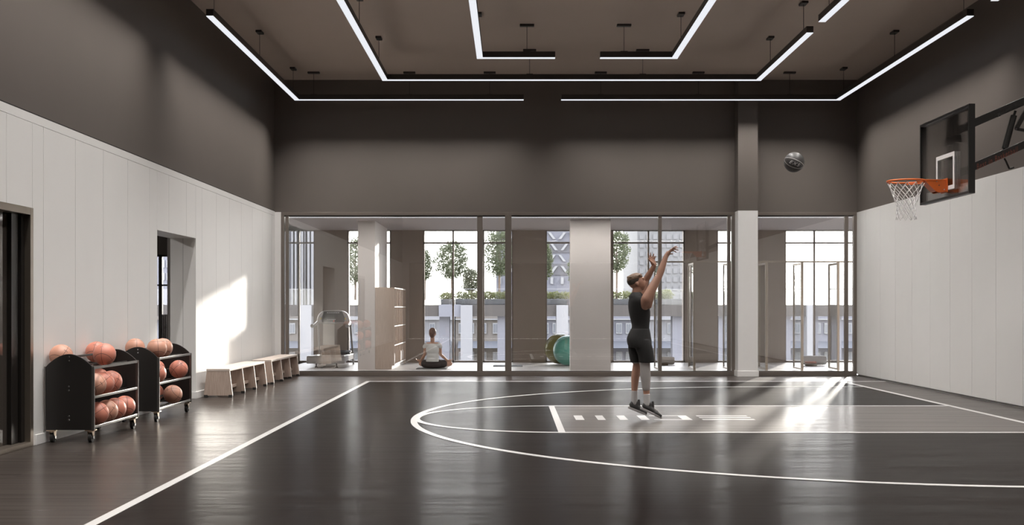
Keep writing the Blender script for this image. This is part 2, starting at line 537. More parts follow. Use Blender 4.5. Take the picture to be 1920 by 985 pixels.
def remesh(mb, name, m, parent=None, voxel=0.007, it=6, world=True, fac=0.5):
    """grow one continuous smooth skin over overlapping shapes"""
    tmp = mb.build("tmp_skin", m, None, recalc=False)
    rm = tmp.modifiers.new("r", "REMESH"); rm.mode = "VOXEL"; rm.voxel_size = voxel; rm.use_smooth_shade = True
    sm = tmp.modifiers.new("s", "SMOOTH"); sm.iterations = it; sm.factor = fac
    dg = bpy.context.evaluated_depsgraph_get(); dg.update()
    me = bpy.data.meshes.new_from_object(tmp.evaluated_get(dg))
    bpy.data.objects.remove(tmp)
    off = Vector((0, 0, 0))
    if world and parent is not None:
        q = parent
        while q is not None:
            off += q.location
            q = q.parent
    me.transform(Matrix.Translation(-off))
    me.name = name
    me.materials.clear(); me.materials.append(m)
    for p in me.polygons:
        p.use_smooth = True
    o = bpy.data.objects.new(name, me)
    C.objects.link(o)
    if parent is not None:
        o.parent = parent
    return o


def tag(o, label=None, cat=None, group=None, kind=None):
    if label: o["label"] = label
    if cat: o["category"] = cat
    if group: o["group"] = group
    if kind: o["kind"] = kind
    return o


def thing(name, label, cat, loc=(0, 0, 0), rz=0.0, group=None, kind=None):
    o = bpy.data.objects.new(name, None)
    o.empty_display_size = 0.1
    C.objects.link(o)
    o.location = loc
    o.rotation_euler = (0, 0, rz)
    return tag(o, label, cat, group, kind)


def copy_tree(o, parent=None):
    c = o.copy()
    C.objects.link(c)
    if parent is not None:
        c.parent = parent
    for ch in list(o.children):
        copy_tree(ch, c)
    return c


def struct(mb, name, m, label, cat, **kw):
    o = mb.build(name, m, **kw)
    return tag(o, label, cat, None, "structure")


# ------------------------------------------------------------------ the hall
XL, XR, YB, YF, ZC = -4.95, 7.20, 24.95, -4.0, 6.18
WZ = 3.43            # top of the white panels
# floor with the painted court as its parts
fl = struct(MB().box(XL - 0.05, XR + 0.05, YF, YB + 0.12, -0.2, 0.0), "floor", M["floor"], "grey brown timber floor around the dark basketball court", "floor")
COURT_L, COURT_R, COURT_B = -2.77, 6.34, 22.98
LC, RAD, ARC_X = 15.45, 5.99, 4.74
LN0, LN1, FTX = 13.62, 17.28, 0.57
MB().box(COURT_L, COURT_R, YF + 0.1, COURT_B, -0.01, 0.0012).build("court_boards", M["court"], fl)["label"] = "near black court boards"
MB().box(FTX, COURT_R, LN0, LN1, -0.01, 0.0022).build("key_boards", M["lane"], fl)["label"] = "light grey painted key"


def strip(pts, w, z=0.0036):
    """flat painted stripe along a floor polyline"""
    mb = MB()
    vs, fs = [], []
    n = len(pts)
    for i, p in enumerate(pts):
        p = Vector((p[0], p[1], 0))
        a = Vector((pts[max(i - 1, 0)][0], pts[max(i - 1, 0)][1], 0)); b = Vector((pts[min(i + 1, n - 1)][0], pts[min(i + 1, n - 1)][1], 0))
        d = (b - a).normalized(); s = Vector((-d.y, d.x, 0)) * w / 2
        for zz in (0.0, z):
            vs += [p + s + Vector((0, 0, zz)), p - s + Vector((0, 0, zz))]
    for i in range(n - 1):
        a, b = i * 4, i * 4 + 4
        fs += [(a + 2, a + 3, b + 3, b + 2), (a, b, b + 1, a + 1), (a, a + 2, b + 2, b), (a + 1, b + 1, b + 3, a + 3)]
    fs += [(0, 1, 3, 2), (n * 4 - 4, n * 4 - 2, n * 4 - 1, n * 4 - 3)]
    return mb.add(vs, fs)


LW = 0.08
LZ = 0.0030
for nm, pts, w in (
    ("half_way_line", [(COURT_L, YF + 0.1), (COURT_L, COURT_B + 0.09)], LW),
    ("side_line", [(COURT_L - 0.04, COURT_B), (XR - 0.02, COURT_B)], 0.13),
    ("base_line", [(COURT_R, YF + 0.1), (COURT_R, COURT_B)], LW),
    ("free_throw_line", [(FTX, LN0 - 0.05), (FTX, LN1 + 0.05)], LW),
    ("key_line", [(FTX - 0.03, LN0), (COURT_R, LN0)], 0.085),
    ("key_line", [(FTX - 0.03, LN1), (COURT_R, LN1)], 0.10),
    ("free_throw_circle", [(FTX + 0.03 + 1.83 * math.cos(t), LC + 1.83 * math.sin(t)) for t in [PI / 2 + PI * i / 48 for i in range(49)]], 0.085),
    ("three_point_line", [(COURT_R, LC + RAD), (ARC_X, LC + RAD)] + [(ARC_X + RAD * math.cos(t), LC + RAD * math.sin(t)) for t in [PI / 2 + PI * i / 96 for i in range(1, 96)]] + [(ARC_X, LC - RAD), (COURT_R, LC - RAD)], LW),
):
    LZ += 0.0003
    strip(pts, w, LZ).build(nm, M["line"], fl)["label"] = "white painted court line"
# letter blocks painted in the key
for (x0, x1, y0, y1) in ((0.81, 0.92, 15.12, 15.75), (1.09, 1.19, 15.12, 15.75), (1.37, 1.475, 15.12, 15.75), (1.64, 1.75, 15.12, 15.75),
                         (2.17, 2.29, 15.12, 15.75), (1.80, 2.169, 15.12, 15.20), (1.80, 2.169, 15.67, 15.75),
                         (2.42, 3.085, 15.12, 15.25), (2.42, 3.085, 15.39, 15.51), (2.42, 3.085, 15.63, 15.75)):
    MB().box(x0, x1, y0, y1, 0.0, 0.0036).build("painted_lettering", M["line"], fl)

# ceiling
struct(MB().box(XL - 0.5, XR + 0.4, YF - 0.3, YB + 0.3, ZC, ZC + 0.25), "ceiling", M["ceil"], "dark brown flat ceiling over the court", "ceiling")


def panelled(mb, xs, y0, y1, z0, z1, grooves, facing, thick=0.022, gap=0.008):
    """vertical boards along Y on a wall at x=xs; facing +1 / -1 is the room side"""
    ys = [y0] + sorted(g for g in grooves if y0 + 0.05 < g < y1 - 0.05) + [y1]
    for a, b in zip(ys[:-1], ys[1:]):
        mb.box(xs - facing * thick, xs, a + gap / 2, b - gap / 2, z0, z1)


DO0, DO1, DOZ = 9.9, 12.33, 2.455        # glass door opening in the left wall
NI0, NI1, NIZ = 16.67, 18.70, 2.51       # open doorway in the left wall
gl = [12.62 + 0.923 * k for k in range(-18, 14)]
wl = MB()
core = XL - 0.022
for (a, b, z0, z1) in ((YF, DO0, 0, WZ), (DO0, DO1, DOZ, WZ), (DO1, NI0, 0, WZ), (NI0, NI1, NIZ, WZ), (NI1, YB, 0, WZ)):
    wl.box(XL - 0.40, core, a, b, z0, z1)
    panelled(wl, XL, a, b, z0, z1 - 0.095, gl, 1)
panelled(wl, XL, YF, YB, WZ - 0.091, WZ, [], 1)
struct(wl, "wall_left", M["white"], "white panelled left wall with two openings", "wall")
up = MB().box(XL - 0.40, XL - 0.015, YF, YB, WZ + 0.013, ZC)
struct(up, "wall_left_upper", M["dark"], "dark brown upper part of the left wall", "wall")
struct(MB().box(XL - 0.40, XL - 0.003, YF, YB, WZ, WZ + 0.013), "trim_1", M["black_gap"], "black strip painted as gap shade above the white left wall", "trim")  # solid black strip, its colour stands in for shade in the gap
bl = MB()
for a, b in ((YF, DO0 - 0.06), (DO1 + 0.06, NI0), (NI1 - 0.0, YB - 0.03)):
    bl.cbox(XL, XL + 0.02, a, b, 0, 0.107, 0.003)
bl.cbox(XL - 0.40, XL + 0.02, NI1 - 0.02, NI1, 0, 0.107, 0.003)
struct(bl, "baseboard_left", M["white_trim"], "low white baseboard along the left wall", "baseboard")

# right wall
gr = [24.3 - 0.932 * k for k in range(0, 31)]
wr = MB().box(XR + 0.022, XR + 0.35, YF, YB, 0, 3.41)
panelled(wr, XR, YF, YB, 0.035, 3.41, gr, -1)
struct(wr, "wall_right", M["white"], "white panelled right wall below the hoop", "wall")
struct(MB().box(XR + 0.006, XR + 0.35, YF, YB, 3.41, ZC), "wall_right_upper", M["dark"], "dark brown upper part of the right wall", "wall")
struct(MB().box(XR - 0.012, XR + 0.01, YF, YB - 0.02, 0.0, 0.022), "baseboard_right", M["alu"], "thin metal strip at the foot of the right wall", "baseboard")

# wall over the glazing, column, pilaster
GZ = 3.416
struct(MB().box(XL - 0.4, XR + 0.35, YB, YB + 0.3, GZ, ZC), "wall_back", M["dark"], "dark brown wall above the glazed partition", "wall")
struct(MB().cbox(XL, FX(527, YB), YB - 0.02, YB + 0.28, 0, GZ, 0.004), "trim_2", M["white_trim"], "slim white pilaster at the left corner", "trim")
CX0, CX1, CYF = 4.656, 5.063, 24.60
struct(MB().box(CX0, CX1, CYF, YB + 0.28, 0, 3.42), "column", M["white_trim"], "white lower half of the column in the back wall", "column")
struct(MB().box(CX0, CX1, CYF, YB + 0.05, 3.42, ZC), "column_upper", M["dark"], "dark upper half of the column in the back wall", "column")
struct(MB().cbox(CX0 - 0.018, CX1 + 0.018, CYF - 0.018, YB - 0.005, 0, 0.118, 0.003), "baseboard_back", M["white_trim"], "white baseboard around the column foot", "baseboard")
# wall behind the camera
struct(MB().box(XL - 0.4, XR + 0.35, YF - 0.3, YF, 3.41, ZC).box(XL - 0.4, XL + 0.3, YF - 0.3, YF, 0, 3.41).box(XR - 0.3, XR + 0.35, YF - 0.3, YF, 0, 3.41),
       "wall_front", M["white"], "pale wall facing the glazing", "wall")
struct(MB().box(XL + 0.3, XR - 0.3, YF - 0.25, YF - 0.05, 0, 3.41), "wall_front_lower", M["dark"], "dark lower part of the wall facing the glazing", "wall")


# glazed partition: three bays
def bay(n, x0, x1, stiles, label):
    w = MB()
    fw, fd = 0.067, 0.11
    y0 = YB - 0.01
    w.cbox(x0, x1, y0, y0 + fd, GZ - fw, GZ, 0.003)
    w.cbox(x0, x1, y0, y0 + fd, 0.0, 0.088, 0.003)
    w.cbox(x0, x0 + fw, y0, y0 + fd, 0.088, GZ - fw, 0.003)
    w.cbox(x1 - fw, x1, y0, y0 + fd, 0.088, GZ - fw, 0.003)
    o = struct(w, "window_%d" % n, M["bronze"], label, "window")
    g = MB().box(x0 + 0.04, x1 - 0.04, y0 + 0.05, y0 + 0.058, 0.05, GZ - 0.04)
    g.build("glass_pane", M["glass"], o)
    t = MB().box(x0 + fw, x1 - fw, y0 + 0.03, y0 + 0.08, GZ - fw - 0.018, GZ - fw)
    t.box(x0 + fw, x1 - fw, y0 + 0.03, y0 + 0.08, 0.088, 0.098)
    t.build("track", M["bronze_dark"], o)
    for a, b in stiles:
        MB().cbox(a, b, y0 + 0.015, y0 + 0.095, 0.09, GZ - fw, 0.004).build("stile", M["bronze"], o)
    return o


bay(1, FX(527, YB), FX(953, YB), [(FX(535, YB), FX(541, YB)), (FX(894.5, YB), FX(905, YB))], "left bay of the bronze framed glass partition")
bay(2, FX(953, YB), FX(1378, YB), [(FX(1234.5, YB), FX(1241, YB)), (FX(1364, YB), FX(1370, YB))], "middle bay of the bronze framed glass partition")
bay(3, CX1, XR, [(FX(1584, YB), FX(1591, YB))], "right bay of the glass partition beside the column")

# glass door in the left wall
dr = struct(MB().cbox(XL - 0.16, XL + 0.012, DO1 - 0.075, DO1, 0.0, DOZ, 0.003)
            .cbox(XL - 0.16, XL + 0.012, DO0, DO1 - 0.075, DOZ - 0.075, DOZ, 0.003)
            .cbox(XL - 0.16, XL + 0.012, DO0, DO1 - 0.075, 0.0, 0.05, 0.003)
            .cbox(XL - 0.16, XL + 0.012, DO0, DO0 + 0.06, 0.0, DOZ, 0.003),
            "door_1", M["bronze_light"], "smoked glass door in a bronze frame, far left", "door")
MB().box(XL - 0.125, XL - 0.115, DO0 + 0.05, DO1 - 0.05, 0.04, DOZ - 0.05).build("smoked_glass", M["door_glass"], dr)
MB().cbox(XL - 0.115, XL - 0.07, DO1 - 0.35, DO1 - 0.19, 0.05, DOZ - 0.075, 0.003).build("stile", M["bronze_dark"], dr)
MB().cbox(XL - 0.115, XL - 0.05, DO1 - 0.155, DO1 - 0.06, 0.05, DOZ - 0.075, 0.003).build("stile", M["bronze_dark"], dr)

# ------------------------------------------------------------------ rooms beyond
Y2 = 30.9
RZ = 3.42
SX0, SX1 = -6.8, 10.0
struct(MB().box(SX0 - 0.2, SX1 + 0.2, YB + 0.10, Y2 + 0.3, -0.2, -0.004), "floor_studio", M["room_floor"], "pale polished floor of the room behind glass", "floor")
struct(MB().box(SX0 - 0.2, SX1 + 0.2, YB + 0.28, Y2 + 0.3, RZ, RZ + 0.3), "ceiling_studio", M["room_ceil"], "pale ceiling of the room behind glass", "ceiling")
struct(MB().box(SX0 - 0.2, SX0, YB + 0.1, Y2 + 0.2, 0, RZ).box(SX0, XL - 0.38, YB + 0.1, YB + 0.3, 0, RZ), "wall_studio_left", M["col_white"], "left wall of the room behind glass", "wall")
struct(MB().box(SX1, SX1 + 0.2, YB + 0.1, Y2 + 0.2, 0, RZ).box(XR + 0.3, SX1, YB + 0.1, YB + 0.3, 0, RZ), "wall_studio_right", M["col_white"], "right wall of the room behind glass", "wall")
piers = [(-5.10, -4.26), (-3.13, -2.30), (0.03, 0.87), (1.75, 2.59), (4.47, 5.30), (6.22, 7.06)]
plabel = ["behind the treadmill", "between cabinet and seated woman", "left of the exercise balls", "behind the pale column right of the balls", "behind the glass doors right of the player", "right of the white column"]
for i, ((a, b), lb) in enumerate(zip(piers, plabel)):
    struct(MB().box(a, b, Y2 - 0.03, Y2 + 0.45, -0.2, RZ), "pillar", M["pier"], "taupe pier of the outer wall " + lb, "pillar")
edges = [SX0] + [x for p in piers for x in p] + [SX1]
mull = [[FX(560, Y2)], [], [FX(849.5, Y2), FX(906.5, Y2) + 0.0], [], [FX(1216, Y2)], [], [FX(1527.5, Y2)]]
for i in range(7):
    a, b = edges[2 * i], edges[2 * i + 1]
    w = MB()
    for (x0, x1, z0, z1) in [(a, a + 0.035, 0, RZ), (b - 0.035, b, 0, RZ), (a, b, 0, 0.045), (a, b, RZ - 0.02, RZ), (a, b, 3.075, 3.115)] + [(x - 0.022, x + 0.022, 0, RZ) for x in mull[i]]:
        w.box(x0, x1, Y2 + 0.02, Y2 + 0.10, z0, z1)
    o = struct(w, "window_%d" % (4 + i), M["bronze"], "tall outer window with transom, %s from the left in the far wall" % ["first", "second", "third", "fourth", "fifth", "sixth", "seventh"][i], "window")
    MB().box(a, b, Y2 + 0.05, Y2 + 0.056, 0, RZ).build("glass_pane", M["glass_out"], o)
struct(MB().box(SX0 - 0.2, SX1 + 0.2, Y2 - 0.02, Y2 + 0.45, RZ, RZ + 1.2), "wall_studio_back", M["pier"], "outer wall above the far windows", "wall")
# pale wall stub and column
struct(MB().box(FX(671, 27.5), FX(703, 27.5), 27.5, 30.2, -0.01, RZ), "wall_stub", M["col_white"], "pale wall end beside the open cabinet", "wall")
struct(MB().box(FX(1069, 27.05), FX(1145, 27.05), 27.05, 27.3, -0.01, RZ), "pillar", M["col_white"], "wide pale column in front of the exercise balls", "pillar")

# side room seen through the open doorway
struct(MB().box(-12.2, XL - 0.40, 8.0, Y2 + 0.2, -0.2, -0.004).box(XL - 0.40, XL - 0.05, NI0, NI1, -0.2, -0.004), "floor_corridor", M["floor"], "floor of the side room past the open doorway", "floor")
struct(MB().box(-12.2, XL - 0.40, 8.0, Y2 + 0.2, RZ, RZ + 0.2), "ceiling_corridor", M["dark"], "dark ceiling of the side room", "ceiling")
struct(MB().box(-12.4, -12.2, 8.0, Y2 + 0.2, 0, RZ).box(-12.2, XL - 0.4, 7.8, 8.0, 0, RZ).box(SX0 - 0.4, SX0 - 0.2, YB, Y2, 0, RZ).box(SX0 - 0.4, XL - 0.4, YB + 0.1, YB + 0.3, 0, RZ)
       , "wall_corridor", M["col_white"], "pale walls of the side room past the open doorway", "wall")
struct(MB().box(-12.2, SX0 - 0.2, Y2, Y2 + 0.2, 2.79, RZ), "wall_corridor_header", M["dark"], "dark band above the side room window", "wall")
cl = thing("added_slot_light", "added unseen slot light in the side room ceiling past the open doorway", "ceiling light", (-7.4, 14.0, RZ))  # lamp out of view, added to brighten the doorway reveal
MB().box(-7.5, -7.3, 11.0, 17.0, RZ - 0.014, RZ - 0.0005).build("trim", M["white_trim"], cl, world=True)
MB().box(-7.47, -7.33, 11.1, 16.9, RZ - 0.018, RZ - 0.013).build("diffuser", M["led"], cl, world=True)
ld = bpy.data.lights.new("lamp", "AREA")
ld.shape = "RECTANGLE"; ld.size = 0.13; ld.size_y = 5.8; ld.energy = 130; ld.color = LAMP_COL
lo_b = bpy.data.objects.new("lamp", ld); C.objects.link(lo_b); lo_b.parent = cl
lo_b.location = (0, 0, -0.02)
w = MB()
for x in (-12.15, -10.6, FX(299.5, Y2), -7.3):
    w.box(x - 0.045, x + 0.045, Y2 + 0.05, Y2 + 0.15, 0, 2.79)
w.box(-12.2, -7.0, Y2 + 0.05, Y2 + 0.15, 1.98, 2.02).box(-12.2, -7.0, Y2 + 0.05, Y2 + 0.15, 2.74, 2.79)
o = struct(w, "window_11", M["bronze_dark"], "black framed window at the end of the side room", "window")
MB().box(-12.2, -7.0, Y2 + 0.1, Y2 + 0.106, 0, 2.79).build("glass_pane", M["glass_out"], o)
# thin joint in the reveal
struct(MB().box(XL - 0.2015, XL - 0.1985, NI1 - 0.002, NI1 + 0.001, 0.11, NIZ), "trim_3", M["black_gap"], "thin vertical joint in the doorway reveal", "trim")
sc_ = thing("slatted_screen", "dark slatted screen standing beyond the open doorway", "screen", (FX(309, 30.0), 30.0, 0))
for k in range(4):
    MB().cbox(-0.082 + k * 0.042, -0.046 + k * 0.042, -0.02, 0.02, 0, 1.25, 0.003).build("slat", M["bronze_dark"], sc_)
MB().cbox(-0.08, 0.08, -0.03, 0.03, 0, 0.03, 0.003).build("base", M["bronze_dark"], sc_)

# slot light added along the partition to brighten the studio column fronts
sl = thing("added_slot_light", "added white slot light in the ceiling just behind the glass partition", "ceiling light", (2.0, 26.3, RZ))
MB().box(XL - 0.6, 9.4, 26.22, 26.38, RZ - 0.012, RZ - 0.0005).build("trim", M["white_trim"], sl, world=True)
MB().box(XL - 0.55, 9.35, 26.24, 26.36, RZ - 0.016, RZ - 0.011).build("diffuser", M["led"], sl, world=True)
for k in range(3):
    ld = bpy.data.lights.new("lamp", "AREA")
    ld.shape = "RECTANGLE"; ld.size = 4.8; ld.size_y = 0.11; ld.energy = 52; ld.color = (1.0, 0.95, 0.9)
    lo_b = bpy.data.objects.new("lamp", ld); C.objects.link(lo_b); lo_b.parent = sl
    lo_b.location = (-7.5 + 0.35 + 2.4 + 4.9 * k - 0.2, 0, -0.018)

# pivoting glass doors in the room behind (frames at 2.46 m)
YD = 26.8
rail = struct(MB().cbox(FX(1222, YD), SX1, YD - 0.02, YD + 0.02, 2.43, 2.465, 0.003), "trim_4", M["bronze_light"], "slim metal rail above the open glass doors", "trim")
xs = [3.29, 4.08, 4.88, 5.70, 6.50, 7.31, 8.12]
for i, x in enumerate(xs):
    ln = 0.80
    w = MB().cbox(x - 0.018, x + 0.035, YD - 0.02, YD + 0.03, -0.0, 2.43, 0.003)
    w.cbox(x - 0.012, x + 0.02, YD + ln - 0.045, YD + ln, 0.03, 2.43, 0.003)
    w.cbox(x - 0.012, x + 0.02, YD, YD + ln, 2.385, 2.43, 0.003).cbox(x - 0.012, x + 0.02, YD, YD + ln, 0.02, 0.06, 0.003)
    o = struct(w, "door_%d" % (2 + i), M["bronze_light"], "open metal framed glass door, %s of the row behind the partition" % ["first", "second", "third", "fourth", "fifth", "sixth", "seventh"][i], "door")
    MB().box(x, x + 0.006, YD + 0.02, YD + ln - 0.03, 0.05, 2.4).build("glass_pane", M["glass_out"], o)

# ------------------------------------------------------------------ ceiling lights
ZS = 5.61


def fixture(name, label, path, hangs):
    """suspended square channel along a floor-plan path; hangs: (x, y, along)"""
    base = Vector((path[0][0], path[0][1], ZS))
    t = thing(name, label, "ceiling light", base, 0, "suspended linear lights over the court")
    hw = 0.052
    house, led = MB(), MB()
    for i in range(len(path) - 1):
        (x0, y0), (x1, y1) = path[i], path[i + 1]
        if abs(x1 - x0) > abs(y1 - y0):
            xa, xb = min(x0, x1) - hw, max(x0, x1) + hw
            if i > 0 and (path[i - 1][0] == x0): pass
            house.box(xa, xb, y0 - hw, y0 + hw, ZS + 0.008, ZS + 0.105)
            led.box(xa, xb, y0 - hw + 0.002, y0 + hw - 0.002, ZS, ZS + 0.009)
        else:
            ya, yb = min(y0, y1), max(y0, y1)
            lo = ya - (0 if i == 0 or len(path) == 2 else 0); hi = yb
            house.box(x0 - hw, x0 + hw, lo, hi, ZS + 0.008, ZS + 0.105)
            led.box(x0 - hw + 0.002, x0 + hw - 0.002, lo, hi, ZS, ZS + 0.009)
    for i in range(len(path) - 1):
        (x0, y0), (x1, y1) = path[i], path[i + 1]
        ld = bpy.data.lights.new("lamp", "AREA")
        ln = abs(x1 - x0) + abs(y1 - y0)
        ld.shape = "RECTANGLE"
        ld.size, ld.size_y = (ln, 0.09) if abs(x1 - x0) > abs(y1 - y0) else (0.09, ln)
        ld.energy = LAMP_W * ln
        ld.spread = math.radians(LAMP_SPREAD)
        ld.color = LAMP_COL
        lo_b = bpy.data.objects.new("lamp", ld)
        C.objects.link(lo_b)
        lo_b.parent = t
        lo_b.location = Vector(((x0 + x1) / 2, (y0 + y1) / 2, ZS - 0.003)) - base
    house.build("housing", M["fixture"], t, world=True)
    led.build("diffuser", M["led"], t, world=True)["label"] = "glowing white diffuser"
    for (x, y, al) in hangs:
        MB().cyl((x, y, ZS + 0.10), (x, y, ZC - 0.02), 0.0045, seg=6).build("cable", M["cable"], t, world=True)
        a, b = (0.12, 0.045) if al == "x" else (0.05, 0.11)
        MB().cbox(x - a, x + a, y - b, y + b, ZC - 0.035, ZC, 0.004).build("canopy", M["fixture"], t, world=True)
        a, b = (0.06, 0.03) if al == "x" else (0.03, 0.06)
        MB().cbox(x - a, x + a, y - b, y + b, ZS + 0.10, ZS + 0.118, 0.003).build("clamp", M["fixture"], t, world=True)
    return t


A, B, Cc = 24.1, 22.0, 20.05
AL, AR, BL, BR, CL, CR = -4.34, 6.58, -2.34, 4.54, -0.54, 2.73
fixture("linear_light", "L shaped suspended light along the left wall corner, outermost ring", [(AL, 17.15), (AL, A), (FX(977, A), A)],
        [(AL, 23.7, "y"), (AL, 20.55, "y"), (AL, 17.4, "y"), (-4.0, A, "x"), (-2.07, A, "x"), (-0.45, A, "x")])
fixture("linear_light", "L shaped suspended light along the right wall corner, outermost ring", [(FX(1057, A), A), (AR, A), (AR, 17.15)],
        [(1.79, A, "x"), (3.76, A, "x"), (5.6, A, "x"), (AR, 23.7, "y"), (AR, 20.55, "y"), (AR, 17.4, "y")])
fixture("linear_light", "straight suspended light by the left wall, cut by the top edge at upper left", [(AL, 16.2), (AL, 2.0)], [(AL, 15.9, "y"), (AL, 9, "y"), (AL, 3, "y")])
fixture("linear_light", "straight suspended light by the right wall, barely in view at upper right", [(AR, 16.3), (AR, 2.0)], [(AR, 15.9, "y"), (AR, 9, "y"), (AR, 3, "y")])
fixture("linear_light", "long U shaped suspended light of the middle ring", [(BL, 2.0), (BL, B), (BR, B), (BR, 18.2)],
        [(BL, 21.0, "y"), (BL, 18.3, "y"), (BL, 10, "y"), (FX(993, B), B, "x"), (FX(1205, B), B, "x"), (BR, 21.0, "y"), (BR, 18.6, "y")])
fixture("linear_light", "straight suspended light of the middle ring pointing out of the top edge at right", [(BR, 17.5), (BR, 2.0)], [(BR, 17.1, "y"), (BR, 10, "y")])
fixture("linear_light", "left L shaped suspended light of the innermost ring", [(CL, 2.0), (CL, Cc), (FX(1035, Cc), Cc)],
        [(CL, 19.3, "y"), (CL, 10, "y"), (FX(988, Cc), Cc, "x")])
fixture("linear_light", "right L shaped suspended light of the innermost ring", [(FX(1131, Cc), Cc), (CR, Cc), (CR, 2.0)],
        [(FX(1170, Cc), Cc, "x"), (CR, 19.3, "y"), (CR, 10, "y")])

# ------------------------------------------------------------------ basketballs
BR_ = 0.122
ball_me = {}


def ball_mesh(key, m):
    if key not in ball_me:
        o = MB().ell((0, 0, 0), BR_, 40, 24).build("basketball", m, smooth=True)
        ball_me[key] = o.data
        bpy.data.objects.remove(o)
    return ball_me[key]


def on_ball(pts, faces, name, m, parent, lift=1.006):
    """bend a flat (u,v) shape onto the ball's +X side"""
    vs = []
    for (u, v) in pts:
        d = Vector((math.cos(v) * math.cos(u), math.cos(v) * math.sin(u), math.sin(v)))
        vs.append(d * BR_ * lift)
    return MB().add(vs, faces).build(name, m, parent, smooth=True, recalc=False)


def text_flat(body, size, shear=0.0, spacing=1.0, offset=0.0):
    cu = bpy.data.curves.new("txt", "FONT")
    cu.body = body; cu.size = size; cu.shear = shear; cu.align_x = "CENTER"; cu.align_y = "CENTER"
    cu.space_character = spacing; cu.offset = offset; cu.resolution_u = 4
    o = bpy.data.objects.new("txt", cu); C.objects.link(o)
    dg = bpy.context.evaluated_depsgraph_get(); dg.update()
    me = bpy.data.meshes.new_from_object(o.evaluated_get(dg))
    bm = bmesh.new(); bm.from_mesh(me)
    bmesh.ops.triangulate(bm, faces=list(bm.faces))
    bmesh.ops.subdivide_edges(bm, edges=[e for e in bm.edges if e.calc_length() > size * 0.15], cuts=2, use_grid_fill=False)
    bmesh.ops.triangulate(bm, faces=list(bm.faces))
    bm.verts.index_update()
    pts = [(v.co.x, v.co.y) for v in bm.verts]; fs = [tuple(v.index for v in f.verts) for f in bm.faces]
    bm.free()
    bpy.data.objects.remove(o); bpy.data.curves.remove(cu)
    return pts, fs


def squiggle():
    pts, fs = [], []
    path = [(-0.10, 0.20), (-0.02, 0.24), (0.03, 0.12), (-0.02, -0.02), (0.03, -0.10), (-0.03, -0.22), (-0.10, -0.20)]
    for i, (u, v) in enumerate(path):
        a = path[max(i - 1, 0)]; b = path[min(i + 1, len(path) - 1)]
        d = Vector((b[0] - a[0], b[1] - a[1])).normalized() * 0.03
        pts += [(u - d.y, v + d.x), (u + d.y, v - d.x)]
    for i in range(len(path) - 1):
        fs.append((2 * i, 2 * i + 1, 2 * i + 3, 2 * i + 2))
    return pts, fs


def aim(o, direction, roll=0.0):
    """turn the ball's +X side (and its logo) to a direction"""
    q = Vector(direction).to_track_quat("X", "Z") @ Quaternion((1, 0, 0), roll)
    o.rotation_mode = "QUATERNION"
    o.rotation_quaternion = q


def basketball(loc, label, direction, roll, group, key="ball", logo=False):
    o = bpy.data.objects.new("basketball", ball_mesh(key, M[key]))
    C.objects.link(o)
    o.location = loc
    tag(o, label, "ball", group)
    aim(o, direction, roll)
    if logo:
        p, f = squiggle()
        on_ball([(u * 0.6 + 0.12, v * 0.7) for u, v in p], f, "logo", M["ink"], o)["label"] = "small black printed mark"
    return o


